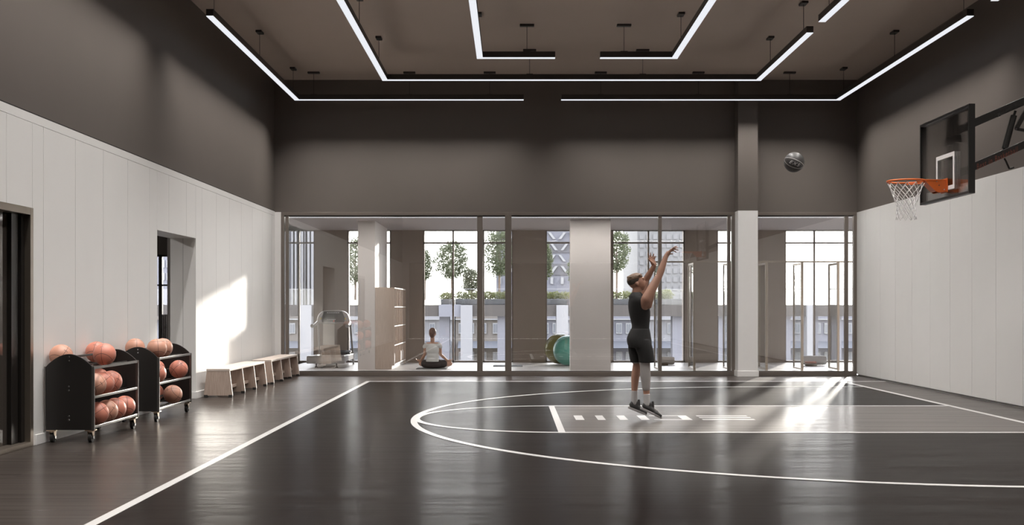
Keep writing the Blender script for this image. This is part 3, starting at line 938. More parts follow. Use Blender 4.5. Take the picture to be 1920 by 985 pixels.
# ------------------------------------------------------------------ ball racks
def make_rack(label):
    """rack 1.5 m long (Y) and 0.49 m deep (X); local origin at the floor, front rail at x=0, near end at y=0"""
    t = thing("ball_rack", label, "ball rack", (0, 0, 0), 0, "wheeled basketball racks by the left wall")
    D, L, zb, zc, za = 0.485, 1.5, 0.135, 0.805, 0.937

    def panel(y):
        pts = [(-D, zb), (0, zb), (0, zc)]
        # rounded shoulder up to the crown
        for i in range(1, 24):
            u = i / 24
            x = -D * u
            s = math.sin(PI * u)
            pts.append((x, zc + (za - zc) * (s ** 0.85)))
        pts.append((-D, zc))
        return MB().prism(pts, "y", y, y + 0.02)
    for y in (0.0, L - 0.02):
        panel(y).build("side_panel", M["rack_black"], t, bevel=0.003)
    for y in (-0.004, L - 0.022):
        MB().cbox(-0.004, 0.024, y, y + 0.026, zb - 0.005, zc, 0.003).build("post", M["alu"], t)
        MB().cbox(-D - 0.02, -D, y, y + 0.026, zb - 0.005, zc, 0.003).build("post", M["alu"], t)
    for z in (0.162, 0.478, 0.79):
        MB().cbox(-0.006, 0.018, 0.02, L - 0.02, z - 0.014, z + 0.014, 0.004).build("rail", M["alu"], t)
        MB().cbox(-D - 0.012, -D + 0.012, 0.02, L - 0.02, z - 0.014, z + 0.014, 0.004).build("rail", M["alu"], t)
        for x in (-0.115, -0.325, -0.445):
            MB().cyl((x, 0.015, z), (x, L - 0.015, z), 0.011, seg=12).build("rod", M["rod"], t, smooth=True)
    for z in (0.905, 0.593, 0.255):
        MB().cyl((-D / 2, 0.015, z), (-D / 2, L - 0.015, z), 0.012, seg=12).build("rod", M["rod"], t, smooth=True)
    for y, s in ((0.0, -1), (L, 1)):
        for z in (0.905, 0.865, 0.593, 0.553, 0.28, 0.24):
            MB().cyl((-D / 2, y, z), (-D / 2, y + s * 0.007, z), 0.0115, 0.008, seg=12).build("bolt", M["chrome"], t, smooth=True)
    for x in (-0.03, -D + 0.05):
        for y in (0.05, L - 0.06):
            c = MB().cbox(x - 0.05, x + 0.05, y - 0.045, y + 0.045, zb - 0.012, zb + 0.0, 0.002)
            c.cyl((x, y, zb - 0.03), (x, y, zb - 0.01), 0.028, seg=14)
            for sx in (-1, 1):
                c.prism([(y - 0.036, zb - 0.02), (y + 0.036, zb - 0.02), (y + 0.028, 0.045), (y + 0.004, 0.038), (y - 0.002, 0.06)], "x", x + sx * 0.024 - 0.002, x + sx * 0.024 + 0.002)
            co = c.build("caster", M["brass"], t)
            co["label"] = "brass coloured swivel caster"
            w = MB().cyl((x - 0.017, y + 0.012, 0.0525), (x + 0.017, y + 0.012, 0.0525), 0.0525, seg=24)
            w.build("wheel", M["rubber"], co, smooth=True)
            MB().cyl((x - 0.03, y + 0.012, 0.0525), (x + 0.03, y + 0.012, 0.0525), 0.017, seg=14).build("hub", M["chrome"], co, smooth=True)
    return t


R1 = Vector((-4.43, 12.6, 0)); R2 = Vector((-4.41, 14.86, 0))
rack = make_rack("black wheeled ball rack beside the smoked glass door")
rack2 = copy_tree(rack)
rack.location = R1
rack2.location = R2
rack2["label"] = "black wheeled ball rack nearer the benches, below the open doorway"
LV = {0: 0.162 + 0.123, 1: 0.478 + 0.123, 2: 0.79 + 0.123}
FRX, BKX = -0.055, -0.385
G1, G2 = "basketballs on the rack beside the glass door", "basketballs on the rack near the benches"
cam = Vector((0, 0, EYE))


def on_rack(R, row, lev, Y, label, roll, key="ball", logo=False, tilt=(0.2, 0.1, 0.3), grp=G1):
    loc = Vector((R.x + (FRX if row == "f" else BKX), Y, LV[lev]))
    d = (cam - loc).normalized() + Vector(tilt)
    basketball(loc, label, d, roll, grp, key, logo)


on_rack(R1, "b", 2, 12.76, "tan orange ball on top of the glass door rack, just behind its near end panel", 0.9, "ball_pale", True, (0.3, 0.2, 0.35))
on_rack(R1, "f", 2, 13.15, "orange ball on top of the glass door rack, the fully visible front one", 1.6, "ball", True, (-0.3, 0.1, 0.6))
on_rack(R1, "b", 2, 13.84, "orange ball half hidden behind the front ball atop the glass door rack", 1.4, "ball", True, (-0.2, 0.1, 0.6))
on_rack(R1, "f", 1, 12.84, "tan ball with black mark at the near end of the glass door rack middle shelf", 0.5, "ball_pale", True, (0.5, 0.2, 0.0))
on_rack(R1, "f", 1, 13.10, "orange ball second from the near end on the glass door rack middle shelf", 0.7, "ball", False, (0.1, 0.3, 0.2))
on_rack(R1, "f", 1, 13.36, "orange ball third from the near end on the glass door rack middle shelf", 1.0, "ball", True, (0.75, 0.2, 0.15))
on_rack(R1, "b", 1, 13.90, "orange ball in the back row of the glass door rack middle shelf", 0.3, "ball", False, (0.1, 0.3, 0.5))
on_rack(R1, "f", 0, 12.92, "orange ball nearest the viewer on the glass door rack bottom shelf", 0.6, "ball", False, (0.0, 0.3, 0.1))
on_rack(R1, "f", 0, 13.22, "tan ball second on the glass door rack bottom shelf", 0.8, "ball_pale", True, (0.7, 0.2, 0.2))
on_rack(R1, "f", 0, 13.50, "orange ball third on the glass door rack bottom shelf", 1.3, "ball", False, (0.2, 0.2, 0.3))
on_rack(R1, "f", 0, 13.83, "orange ball at the far end of the glass door rack bottom shelf", 1.5, "ball", False, (0.3, 0.1, 0.4))
on_rack(R2, "b", 2, 15.20, "tan orange ball furthest left on top of the rack nearer the benches", 1.5, "ball_pale", False, (0.1, 0.2, 0.3), G2)
on_rack(R2, "f", 2, 15.02, "front tan ball on top of the rack nearer the benches", 1.6, "ball_pale", False, (0.05, 0.2, 0.2), G2)
on_rack(R2, "f", 2, 15.28, "tan ball tucked right behind the front ball atop the bench side rack", 1.45, "ball_pale", False, (0.4, 0.2, 0.2), G2)
on_rack(R2, "f", 1, 15.00, "orange ball half hidden by the end panel on the bench side rack middle shelf", 0.9, "ball", False, (0.3, 0.2, 0.3), G2)
on_rack(R2, "b", 1, 16.08, "orange ball in the back row of the bench side rack middle shelf", 0.2, "ball", False, (0.2, 0.2, 0.3), G2)
on_rack(R2, "f", 1, 16.00, "orange ball alone at the far end of the bench side rack middle shelf", 0.75, "ball", False, (-0.2, 0.2, 0.25), G2)
on_rack(R2, "b", 0, 16.02, "orange ball in the back row of the bench side rack bottom shelf", 0.6, "ball", False, (0.2, 0.2, 0.3), G2)
on_rack(R2, "b", 0, 15.35, "orange ball low behind the rods of the bench side rack bottom shelf", 0.6, "ball", False, (0.2, 0.2, 0.1), G2)
on_rack(R2, "f", 0, 15.73, "tan ball with crossing seams on the bench side rack bottom shelf", 0.6, "ball_pale", True, (-0.75, 0.2, 0.45), G2)

# the ball in the air
bl_loc = P(1489, 304.5, 14.4)
bb = bpy.data.objects.new("basketball", ball_mesh("ball_black", M["ball_black"]))
C.objects.link(bb)
bb.location = bl_loc
tag(bb, "black basketball with silver EXS lettering flying through the air", "ball")
bb.rotation_mode = "QUATERNION"
qd = (cam - bl_loc).normalized().to_track_quat("X", "Z")
bb.rotation_quaternion = qd @ Quaternion((1, 0, 0), math.radians(-24)) @ Quaternion((0, 1, 0), math.radians(6)) @ Quaternion((0, 0, 1), math.radians(0))
pt, fs = text_flat("EXS", 0.46, 0.35, 1.35, 0.0)
on_ball([(u * 1.15 + 0.05, v) for u, v in pt], fs, "lettering", M["silver_ink"], bb, 1.004)["label"] = "silver EXS lettering"

# ------------------------------------------------------------------ benches
def make_bench(label):
    """2.68 m plywood bench; local origin floor, front-bottom at x=0, near end y=0"""
    t = thing("bench", label, "bench", (0, 0, 0), 0, "low plywood benches along the left wall")
    W, H, L, th = 0.455, 0.452, 2.68, 0.032
    ins = 0.048
    for k in range(4):
        y = k * (L - th) / 3
        pl = [(-W, 0.03), (0, 0.03), (-ins, H - 0.035), (-W + ins, H - 0.035)]
        e = MB().prism(pl, "y", y, y + th).build("end_panel" if k in (0, 3) else "divider", M["bench"], t)
        sl = (-ins) / (H - 0.065)
        f = MB().prism([(-0.001, 0.03), (0.003, 0.03), (-ins + 0.003, H - 0.035), (-ins - 0.001, H - 0.035)], "y", y + 0.001, y + th - 0.001)
        f.build("edge_band", M["bench_edge"], e)["label"] = "pale front edge"
        for x in (-0.062, -W + 0.002):
            MB().cbox(x, x + 0.06, y - 0.003, y + th + 0.003, 0.0, 0.04, 0.002).build("foot", M["rubber"], e)["label"] = "small dark foot block"
    MB().cbox(-W + ins - 0.004, -ins + 0.004, -0.004, L + 0.004, H - 0.036, H, 0.003).build("seat", M["bench_top"], t)
    MB().cbox(-W / 2 - 0.10, -W / 2 + 0.09, th, L - th, 0.115, 0.165, 0.003).build("stretcher", M["bench"], t)
    return t


bn = make_bench("plywood bench nearer the ball racks, its top in sunlight")
bn2 = copy_tree(bn)
bn.location = (-4.43, 18.93, 0)
bn2.location = (-4.41, 22.12, 0)
bn2["label"] = "plywood bench against the glass partition corner, in shade"

# ------------------------------------------------------------------ hoop
HYc = 15.20
XB0, XB1 = 5.50, 5.575
BY0, BY1, BZ0, BZ1 = 14.38, 16.11, 2.805, 3.884
hp = thing("basketball_hoop", "wall mounted basketball hoop with clear backboard and orange rim", "basketball hoop", (XR, HYc, 3.4))
fr = MB()
fw = 0.03
fr.box(XB0, XB1, BY0, BY0 + fw, BZ0 + fw, BZ1 - fw).box(XB0, XB1, BY1 - fw, BY1, BZ0 + fw, BZ1 - fw)
fr.box(XB0, XB1, BY0, BY1, BZ1 - fw, BZ1).box(XB0, XB1, BY0, BY1, BZ0, BZ0 + fw)
bd = MB().box(XB0 + 0.012, XB0 + 0.024, BY0 + 0.02, BY1 - 0.02, BZ0 + 0.02, BZ1 - 0.02).build("backboard", M["glass_board"], hp, world=True)
bd["label"] = "clear glass backboard"
fr.build("board_frame", M["board_black"], hp, world=True)
sq = MB()
q0, q1, s0, s1, lw = 14.88, 15.52, 2.915, 3.378, 0.052
for (a, b, c, d) in ((q0, q0 + lw, s0 + lw, s1 - lw), (q1 - lw, q1, s0 + lw, s1 - lw), (q0, q1, s1 - lw, s1), (q0, q1, s0, s0 + lw)):
    sq.box(XB0 + 0.009, XB0 + 0.012, a, b, c, d)
sq.build("target_square", M["white_trim"], hp, world=True)["label"] = "white target rectangle"
RX, RZm, RR = 5.015, 3.035, 0.232
rim = MB().tube([(RX + RR * math.cos(2 * PI * i / 48), HYc + RR * math.sin(2 * PI * i / 48), RZm) for i in range(48)], 0.011, 10, True)
ro = rim.build("rim", M["orange"], hp, world=True, smooth=True)
hk = MB()
for k in range(12):
    t = 2 * PI * (k + 0.5) / 12
    hk.tube([(RX + (RR - 0.004) * math.cos(t), HYc + (RR - 0.004) * math.sin(t), RZm - 0.005), (RX + (RR - 0.012) * math.cos(t), HYc + (RR - 0.012) * math.sin(t), RZm - 0.03)], 0.004, 6)
hk.build("net_hook", M["orange"], ro, world=True)
# mounting bracket
br = MB()
br.cbox(RX + RR - 0.03, XB0 + 0.005, HYc - 0.09, HYc + 0.09, RZm - 0.006, RZm + 0.016, 0.003)
for sy in (-0.088, 0.084):
    br.prism([(RX + RR - 0.015, RZm + 0.01), (XB0, RZm + 0.01), (XB0, RZm - 0.135), (XB0 - 0.10, RZm - 0.155), (XB0 - 0.14, RZm - 0.135), (RX + RR - 0.005, RZm - 0.02)], "y", HYc + sy, HYc + sy + 0.005)
br.prism([(XB0 - 0.10, RZm - 0.155), (XB0, RZm - 0.135), (XB0, RZm - 0.127), (XB0 - 0.10, RZm - 0.147)], "y", HYc - 0.085, HYc + 0.085)
br.prism([(RX + RR - 0.005, RZm - 0.02), (XB0 - 0.14, RZm - 0.135), (XB0 - 0.13, RZm - 0.135), (RX + RR + 0.01, RZm - 0.02)], "y", HYc - 0.085, HYc + 0.085)
br.cbox(XB0 - 0.006, XB0 + 0.008, HYc - 0.11, HYc + 0.11, RZm - 0.15, RZm + 0.03, 0.002)
# arched plate inside the rim
inn = MB()
br.tube([(RX + (RR - 0.028) * math.cos(a), HYc + (RR - 0.028) * math.sin(a), RZm - 0.022) for a in [math.radians(-70 + 140 * i / 20) for i in range(21)]], 0.009, 8)
bo = br.build("bracket", M["orange"], hp, world=True)
bo["label"] = "orange rim bracket"
for (x, z) in ((XB0 - 0.13, RZm - 0.012), (XB0 - 0.1, RZm - 0.06), (XB0 - 0.035, RZm - 0.115)):
    MB().cyl((x, HYc - 0.088, z), (x, HYc - 0.096, z), 0.007, seg=10).build("bolt", M["chrome"], bo, world=True)
# net: two families of crossing cords
nt_ = MB()
H_ = 0.46
for fam in (1, -1):
    for k in range(12):
        path = []
        for i in range(41):
            u = i / 40
            r = 0.222 - 0.11 * min(1, u / 0.62) ** 0.8 + 0.012 * max(0, (u - 0.62) / 0.38)
            ang = 2 * PI * (k + 0.5) / 12 + fam * (PI / 12) * 8.0 * u
            path.append((RX + r * math.cos(ang), HYc + r * math.sin(ang), RZm - 0.028 - H_ * u ** 0.92))
        nt_.tube(path, 0.0045, 5)
nt_.build("net", M["net"], hp, world=True, smooth=True)["label"] = "white cord net"
# frame behind the glass and wall arms
arm = thing
st = MB()
for dy in (-0.16, 0.06):
    st.cbox(XB1 - 0.02, XB1 + 0.05, HYc + dy, HYc + dy + 0.09, BZ0 + 0.01, BZ1 - 0.02, 0.004)
st.cbox(XB1 - 0.02, XB1 + 0.06, HYc - 0.22, HYc + 0.22, 3.50, 3.60, 0.004)
st.cbox(XB1 - 0.02, XB1 + 0.06, HYc - 0.20, HYc + 0.20, 2.95, 3.03, 0.004)
st.build("support_frame", M["board_black"], hp, world=True)


def beam(mb, p0, p1, hw, hh):
    """rectangular bar between two points, upright section"""
    p0, p1 = Vector(p0), Vector(p1)
    d = (p1 - p0).normalized()
    s = Vector((0, 1, 0)); u = s.cross(d).normalized()
    if u.z < 0: u = -u
    vs = []
    for p in (p0, p1):
        vs += [p - s * hw - u * hh, p + s * hw - u * hh, p + s * hw + u * hh, p - s * hw + u * hh]
    mb.add(vs, [(0, 1, 2, 3), (7, 6, 5, 4), (0, 4, 5, 1), (1, 5, 6, 2), (2, 6, 7, 3), (3, 7, 4, 0)])
    return d, u


def hz(px, py, Y=HYc):
    return P(px, py, Y)


ua0, ua1 = hz(1784, 249), hz(1784 + 225, 249 - 98)
la0, la1 = hz(1784, 331), hz(1784 + 225, 331 - 99)
m1, m2 = MB(), MB()
d_u, u_u = beam(m1, ua0, ua1, 0.045, 0.05)
d_l, u_l = beam(m2, la0, la1, 0.045, 0.047)
uo = m1.build("upper_arm", M["board_black"], hp, world=True, bevel=0.004)
lo_ = m2.build("lower_arm", M["board_black"], hp, world=True, bevel=0.004)
m3 = MB().cyl(hz(1873, 216.5, HYc - 0.045), hz(1873, 216.5, HYc - 0.055), 0.022, 0.018, seg=18)
m3.build("bolt", M["chrome"], uo, world=True, smooth=True)
# script lettering on the lower arm
pt, fs = text_flat("Best in Basketball", 0.098, 0.6, 1.22)
wid = (max(p[0] for p in pt) - min(p[0] for p in pt))
ksc = (80 * 1.09 * HYc / F) / wid
org = hz(1868.5, 297.5, HYc - 0.0465)
# one piece of lettering per word: cut at the two widest gaps
fx = sorted((min(pt[k][0] for k in f), max(pt[k][0] for k in f)) for f in fs)
gaps, right = [], fx[0][1]
for a, c in fx:
    if a > right: gaps.append((a - right, (a + right) / 2))
    right = max(right, c)
cuts = sorted(g[1] for g in sorted(gaps, reverse=True)[:2])
for w_i, word in enumerate(("Best", "in", "Basketball")):
    sel = [f for f in fs if sum(pt[f[0]][0] > c for c in cuts) == w_i]
    ids = sorted({k for f in sel for k in f}); mp_ = {k: n for n, k in enumerate(ids)}
    vs = [org + d_l * (pt[k][0] * ksc) + u_l * pt[k][1] for k in ids]
    MB().add(vs, [tuple(mp_[k] for k in f) for f in sel]).build("lettering", M["red_ink"], lo_, world=True, recalc=False)["label"] = "dark red script word " + word
sp = MB().cyl(hz(1884, 279), hz(1901, 217), 0.038, seg=18)
sp.cyl(hz(1901, 217), hz(1904, 208), 0.016, seg=12).cyl(hz(1882, 284), hz(1884, 279), 0.02, seg=12)
sp.build("spring_strut", M["board_black"], hp, world=True, smooth=True)
sp = MB()
beam(sp, hz(1905, 242), hz(1946, 168), 0.02, 0.025)
beam(sp, hz(1905, 242), hz(1960, 252), 0.015, 0.018)
sp.build("brace", M["board_black"], hp, world=True)
MB().cyl(hz(1905, 242, HYc - 0.02), hz(1905, 242, HYc - 0.03), 0.018, seg=14).build("pivot", M["chrome"], hp, world=True)
MB().tube([hz(1883, 297), hz(1886, 302), hz(1892.5, 316.5), hz(1895, 316), hz(1901, 314)], 0.012, 8).build("lever", M["board_black"], hp, world=True)
wm = MB().cbox(XR - 0.06, XR + 0.006, HYc - 0.3, HYc + 0.3, 3.42, 4.55, 0.006)
wm.build("wall_plate", M["board_black"], hp, world=True)

# ------------------------------------------------------------------ the player
YP = 15.2
pl = thing("person", "man in black tank top and shorts jumping with both arms raised", "person", (FX(1204, YP), YP, 0))


def q(px, py, dy=0.0):
    """pixel at the player's plane, then moved sideways in depth without changing height"""
    v = P(px, py, YP)
    v.y += dy
    return v


def rotY(deg):
    return Matrix.Rotation(math.radians(deg), 3, "Y")


b = MB()
# trunk
PXM = YP / F


def sec(y, xb, xf, ry, g=0.0):
    """body section at pixel row y from the back edge to the front edge"""
    return (q((xb + xf) / 2, y), (xf - xb) / 2 * PXM + g, ry + g)


TR = [(551, 1184.5, 1203, 0.10), (557, 1180.5, 1208, 0.165), (565, 1178.5, 1213, 0.182), (575, 1178, 1217, 0.176), (585, 1179, 1219, 0.166), (595, 1181, 1219, 0.156),
      (605, 1183.5, 1218, 0.146), (613, 1184.5, 1217.3, 0.142), (621, 1182.5, 1217.8, 0.150), (628, 1178.5, 1219.3, 0.163), (635, 1176, 1220.3, 0.172), (643, 1176.2, 1221, 0.176)]
b.loft([sec(y, a, c, r, -0.012) for (y, a, c, r) in reversed(TR)])
b.cap(q(1192.5, 558), 0.066, q(1195, 540), 0.058)
# head, tilted up
hr = rotY(-18)
b.ell(q(1192, 528), (0.100, 0.077, 0.098), rot=hr)
b.ell(q(1199.5, 531), (0.066, 0.062, 0.088), rot=rotY(-32))
b.cap(q(1200, 536.5, -0.03), 0.030, q(1205, 541, 0), 0.026).cap(q(1200, 536.5, 0.03), 0.030, q(1205, 541, 0), 0.026)
b.cap(q(1206.5, 526), 0.012, q(1210.2, 529.6), 0.0135)
b.ell(q(1208.2, 534.5), (0.014, 0.024, 0.012)).ell(q(1205.5, 522), (0.02, 0.045, 0.014))
for s in (-1, 1):
    b.ell(q(1193.5, 533, s * 0.077), (0.020, 0.012, 0.030), rot=rotY(-25))
# legs: near (camera side) then far
for hip, knee, calf, low, ank, dy, k in ((q(1203, 640), q(1207.5, 684), q(1208.5, 706), q(1210.5, 732), q(1211, 752), -0.09, 1.0), (q(1197, 640), q(1196, 684), q(1192.5, 708), q(1191, 733), q(1191, 752), 0.095, 0.92)):
    o_ = Vector((0, dy, 0))
    b.chain([hip + o_, hip.lerp(knee, 0.55) + o_, knee + o_, calf + o_, low + o_, ank + o_], [0.086 * k, 0.074 * k, 0.058 * k, 0.059 * k, 0.043 * k, 0.034 * k])
    b.cap(ank + o_, 0.033, ank + o_ + Vector((0.055, 0, -0.075)), 0.018)


def fingers(base, tips, mids, spread, r=0.0098):
    for bs, md, tp in zip(base, mids, tips):
        b.chain([bs, md, tp], [r * 1.1, r, r * 0.85])


# near (shooting) arm
sh, el, wr_ = q(1209, 561, -0.185), q(1233, 518, -0.16), q(1246.5, 481, -0.13)
b.cap(q(1205, 574, -0.12), 0.066, sh, 0.064)
b.cap(q(1213.5, 573, -0.145), 0.045, q(1216, 552, -0.175), 0.062)
b.chain([sh, sh.lerp(el, 0.45), el, el.lerp(wr_, 0.3), wr_], [0.066, 0.060, 0.043, 0.046, 0.029])
kn = q(1255, 470.5, -0.12)
b.cap(wr_, 0.029, wr_.lerp(kn, 0.5), 0.031)
for i, (mx_, my_, tx, ty) in enumerate(((1261, 465, 1265.5, 463.2), (1262.5, 466.2, 1268.5, 465.5), (1262.5, 468, 1269.5, 470), (1261, 470.5, 1266.5, 474))):
    dy = -0.155 + i * 0.023
    kb = q(1254.5 + (0.6 if i in (1, 2) else 0), 470 + i * 0.9, dy)
    b.cap(wr_.lerp(kn, 0.35) + Vector((0, (i - 1.5) * 0.012, 0)), 0.018, kb, 0.0135)
    b.chain([kb, q(mx_, my_, dy - 0.006 + i * 0.004), q(tx, ty, dy - 0.012 + i * 0.008)], [0.0115, 0.0098, 0.0078])
b.chain([q(1249.5, 478, -0.115), q(1255, 477, -0.085), q(1260, 476.5, -0.07)], [0.016, 0.011, 0.0085])
# far (guide) arm
sh, el, wr_ = q(1204, 559, 0.185), q(1214, 525, 0.20), q(1229, 497.5, 0.12)
b.cap(q(1203, 572, 0.12), 0.066, sh, 0.064)
b.chain([sh, sh.lerp(el, 0.45), el, el.lerp(wr_, 0.3), wr_], [0.064, 0.056, 0.042, 0.043, 0.028])
for i, (kx, ky, mx_, my_, tx, ty) in enumerate(((1220.3, 486.3, 1218.3, 480, 1216.6, 474.8), (1222.9, 485.3, 1222.2, 479, 1221.2, 473.2), (1225.6, 485.3, 1226.7, 480, 1227.8, 475.2), (1228.2, 487, 1230, 483, 1230.8, 479.5))):
    dy = 0.10 + i * 0.012
    kb = q(kx, ky, dy)
    b.cap(wr_.lerp(q(1225, 487, 0.11), 0.25) + Vector(((i - 1.5) * 0.01, 0, 0)), 0.020, kb, 0.0135)
    b.chain([kb, q(mx_, my_, dy), q(tx, ty, dy - 0.012)], [0.0118, 0.0102, 0.008])
b.chain([q(1226, 493.5, 0.10), q(1220.5, 489.5, 0.075), q(1216.8, 484.5, 0.065)], [0.018, 0.012, 0.009])
remesh(b, "body", M["skin"], pl, 0.006, 8)
# features
for s in (-1, 1):
    MB().ell(q(1206.0, 525.6, s * 0.034), (0.0065, 0.010, 0.0045)).build("eye", M["eye"], pl, world=True, smooth=True)
    MB().cap(q(1204.6, 522.4, s * 0.050), 0.003, q(1206.6, 522.6, s * 0.022), 0.0035).build("eyebrow", M["hair"], pl, world=True, smooth=True)
MB().cap(q(1208.4, 535.2, -0.020), 0.004, q(1208.4, 535.2, 0.020), 0.004).build("mouth", M["lip"], pl, world=True, smooth=True)
rh = random.Random(5)
h = MB().ell(q(1189.3, 521.3), (0.098, 0.0865, 0.058), rot=rotY(-20)).ell(q(1198, 518.8), (0.046, 0.066, 0.032), rot=rotY(-5)).ell(q(1181.8, 525.5), (0.042, 0.068, 0.052))
for k in range(170):
    # short tufts swept back over the top
    u = rh.uniform(0, 1); v_ = rh.uniform(-1, 1)
    px_ = 1180 + 22 * u
    py_ = 525.5 - 8.6 * math.sin(0.25 + u * 1.9) + 3.2 * v_ * v_
    p0 = q(px_, py_ - 0.8, v_ * 0.066)
    h.cap(p0, 0.010, p0 + Vector((-0.026 + 0.03 * u, v_ * 0.010, 0.014 + rh.uniform(-0.006, 0.010))), 0.007)
remesh(h, "hair", M["hair"], pl, 0.005, 1)["label"] = "light brown hair swept back"
h = MB().ell(q(1189.3, 526.0), (0.097, 0.0835, 0.084), rot=rotY(-14))
remesh(h, "hair_sides", M["hair_fade"], pl, 0.006, 3)["label"] = "dark cropped sides"
# tank top
s_ = MB()
s_.loft([sec(y, a, c, r) for (y, a, c, r) in reversed(TR[1:10])])
s_.loft([sec(*t) for t in ((566, 1180, 1208, 0.150), (557, 1179.6, 1206.5, 0.158), (551.5, 1182.3, 1204, 0.132), (548.2, 1185, 1201.5, 0.092))])
remesh(s_, "tank_top", M["black_cloth"], pl, 0.0075, 6)["label"] = "black sleeveless top"
# shorts
s_ = MB()
s_.loft([sec(*t) for t in ((652, 1180, 1220, 0.186), (645, 1176.4, 1221.8, 0.188), (636, 1175.3, 1221, 0.182), (628, 1177.6, 1219.8, 0.170), (621, 1181, 1218.6, 0.158), (616.5, 1183, 1218, 0.150))])
s_.loft([(q(x, y, -0.092), r * PXM, ry) for (x, y, r, ry) in ((1211, 679.5, 14.4, 0.098), (1209, 664, 15.2, 0.102), (1204.5, 648, 16.5, 0.10), (1202, 637, 15, 0.09))])
s_.loft([(q(x, y, 0.092), r * PXM, ry) for (x, y, r, ry) in ((1194.8, 680, 11.4, 0.098), (1194.5, 664, 14, 0.102), (1195.5, 648, 16.5, 0.10), (1197, 637, 15, 0.09))])
remesh(s_, "shorts", M["black_cloth"], pl, 0.0075, 5)["label"] = "loose black shorts"
# compression sleeve, liner, socks
s_ = MB().chain([q(1206.5, 672, -0.095), q(1208, 686, -0.095), q(1208.8, 706, -0.095), q(1210, 727, -0.095)], [0.072, 0.066, 0.066, 0.051])
remesh(s_, "leg_sleeve", M["grey_cloth"], pl, 0.007, 3)["label"] = "grey compression sleeve on the near leg"
s_ = MB().cyl(q(1196, 674, 0.095), q(1195.6, 682.5, 0.095), 0.072, 0.066, 20)
remesh(s_, "short_liner", M["grey_cloth"], pl, 0.007, 2)
for a, c, r0, r1, dy in ((q(1211, 738), q(1211.2, 757), 0.043, 0.042, -0.095), (q(1190.8, 734), q(1190.8, 757), 0.041, 0.040, 0.095)):
    o_ = Vector((0, dy, 0))
    s_ = MB().cyl(a + o_, c + o_, r0, r1, 20).ell(c + o_, r1)
    remesh(s_, "sock", M["sock"], pl, 0.006, 2)


def shoe(heel, toe, dy):
    """trainer from the heel to the toe, sole facing down along the slope"""
    heel = heel + Vector((0, dy, 0)); toe = toe + Vector((0, dy, 0))
    d = (toe - heel).normalized(); s = Vector((0, 1, 0)); u = s.cross(d)
    if u.z < 0: u = -u
    L = (toe - heel).length

    def at(a, hgt, lat=0.0):
        return heel + d * (a * L) + u * hgt + s * lat
    up_ = MB()
    up_.cap(at(0.16, 0.055), 0.038, at(0.42, 0.055), 0.041).cap(at(0.42, 0.052), 0.042, at(0.70, 0.040), 0.036)
    for lat in (-0.015, 0.012):
        up_.cap(at(0.66, 0.036, lat), 0.032, at(0.90, 0.032, lat * 0.7), 0.024)
    up_.cap(at(0.12, 0.06), 0.034, at(0.17, 0.095), 0.036).cap(at(0.36, 0.07), 0.036, at(0.30, 0.105), 0.033)
    sh_ = remesh(up_, "shoe", M["shoe"], pl, 0.006, 4)
    so = MB()
    prof = []
    for i in range(24):
        t = 2 * PI * i / 24
        a = 0.5 + 0.5 * math.cos(t)
        wdt = 0.040 + 0.010 * math.sin((a - 0.25) * PI * 0.9)
        prof.append((a, wdt * math.sin(t)))
    n = len(prof)
    vs = [at(a * 1.02 - 0.01, 0.0, l) for a, l in prof] + [at(a * 1.02 - 0.01, 0.027, l) for a, l in prof]
    fs = [tuple(reversed(range(n))), tuple(range(n, 2 * n))] + [(i, (i + 1) % n, n + (i + 1) % n, n + i) for i in range(n)]
    so.add(vs, fs)
    so.build("sole", M["sole"], sh_, world=True, bevel=0.006)["label"] = "grey sole"
    tg = MB().cap(at(0.47, 0.085), 0.018, at(0.37, 0.145), 0.016)
    remesh(tg, "tongue", M["shoe"], sh_, 0.005, 2)
    lc_ = MB()
    for a in (0.50, 0.57, 0.64):
        lc_.tube([at(a, 0.068, -0.030), at(a - 0.01, 0.092 - (a - 0.5) * 0.1, 0), at(a, 0.068, 0.030)], 0.004, 6)
    lc_.build("laces", M["bronze_light"], sh_, world=True)


shoe(q(1198.5, 765.5), q(1238, 784.5), -0.095)
shoe(q(1178.5, 767), q(1213.5, 781), 0.095)

# ------------------------------------------------------------------ the seated woman
YW = 27.75
wo = thing("person", "woman in white shirt sitting cross legged on a mat facing the windows", "person", (FX(811, YW), YW, 0))


def w_(px, py, dy=0.0):
    v = P(px, py, YW)
    v.y += dy
    return v


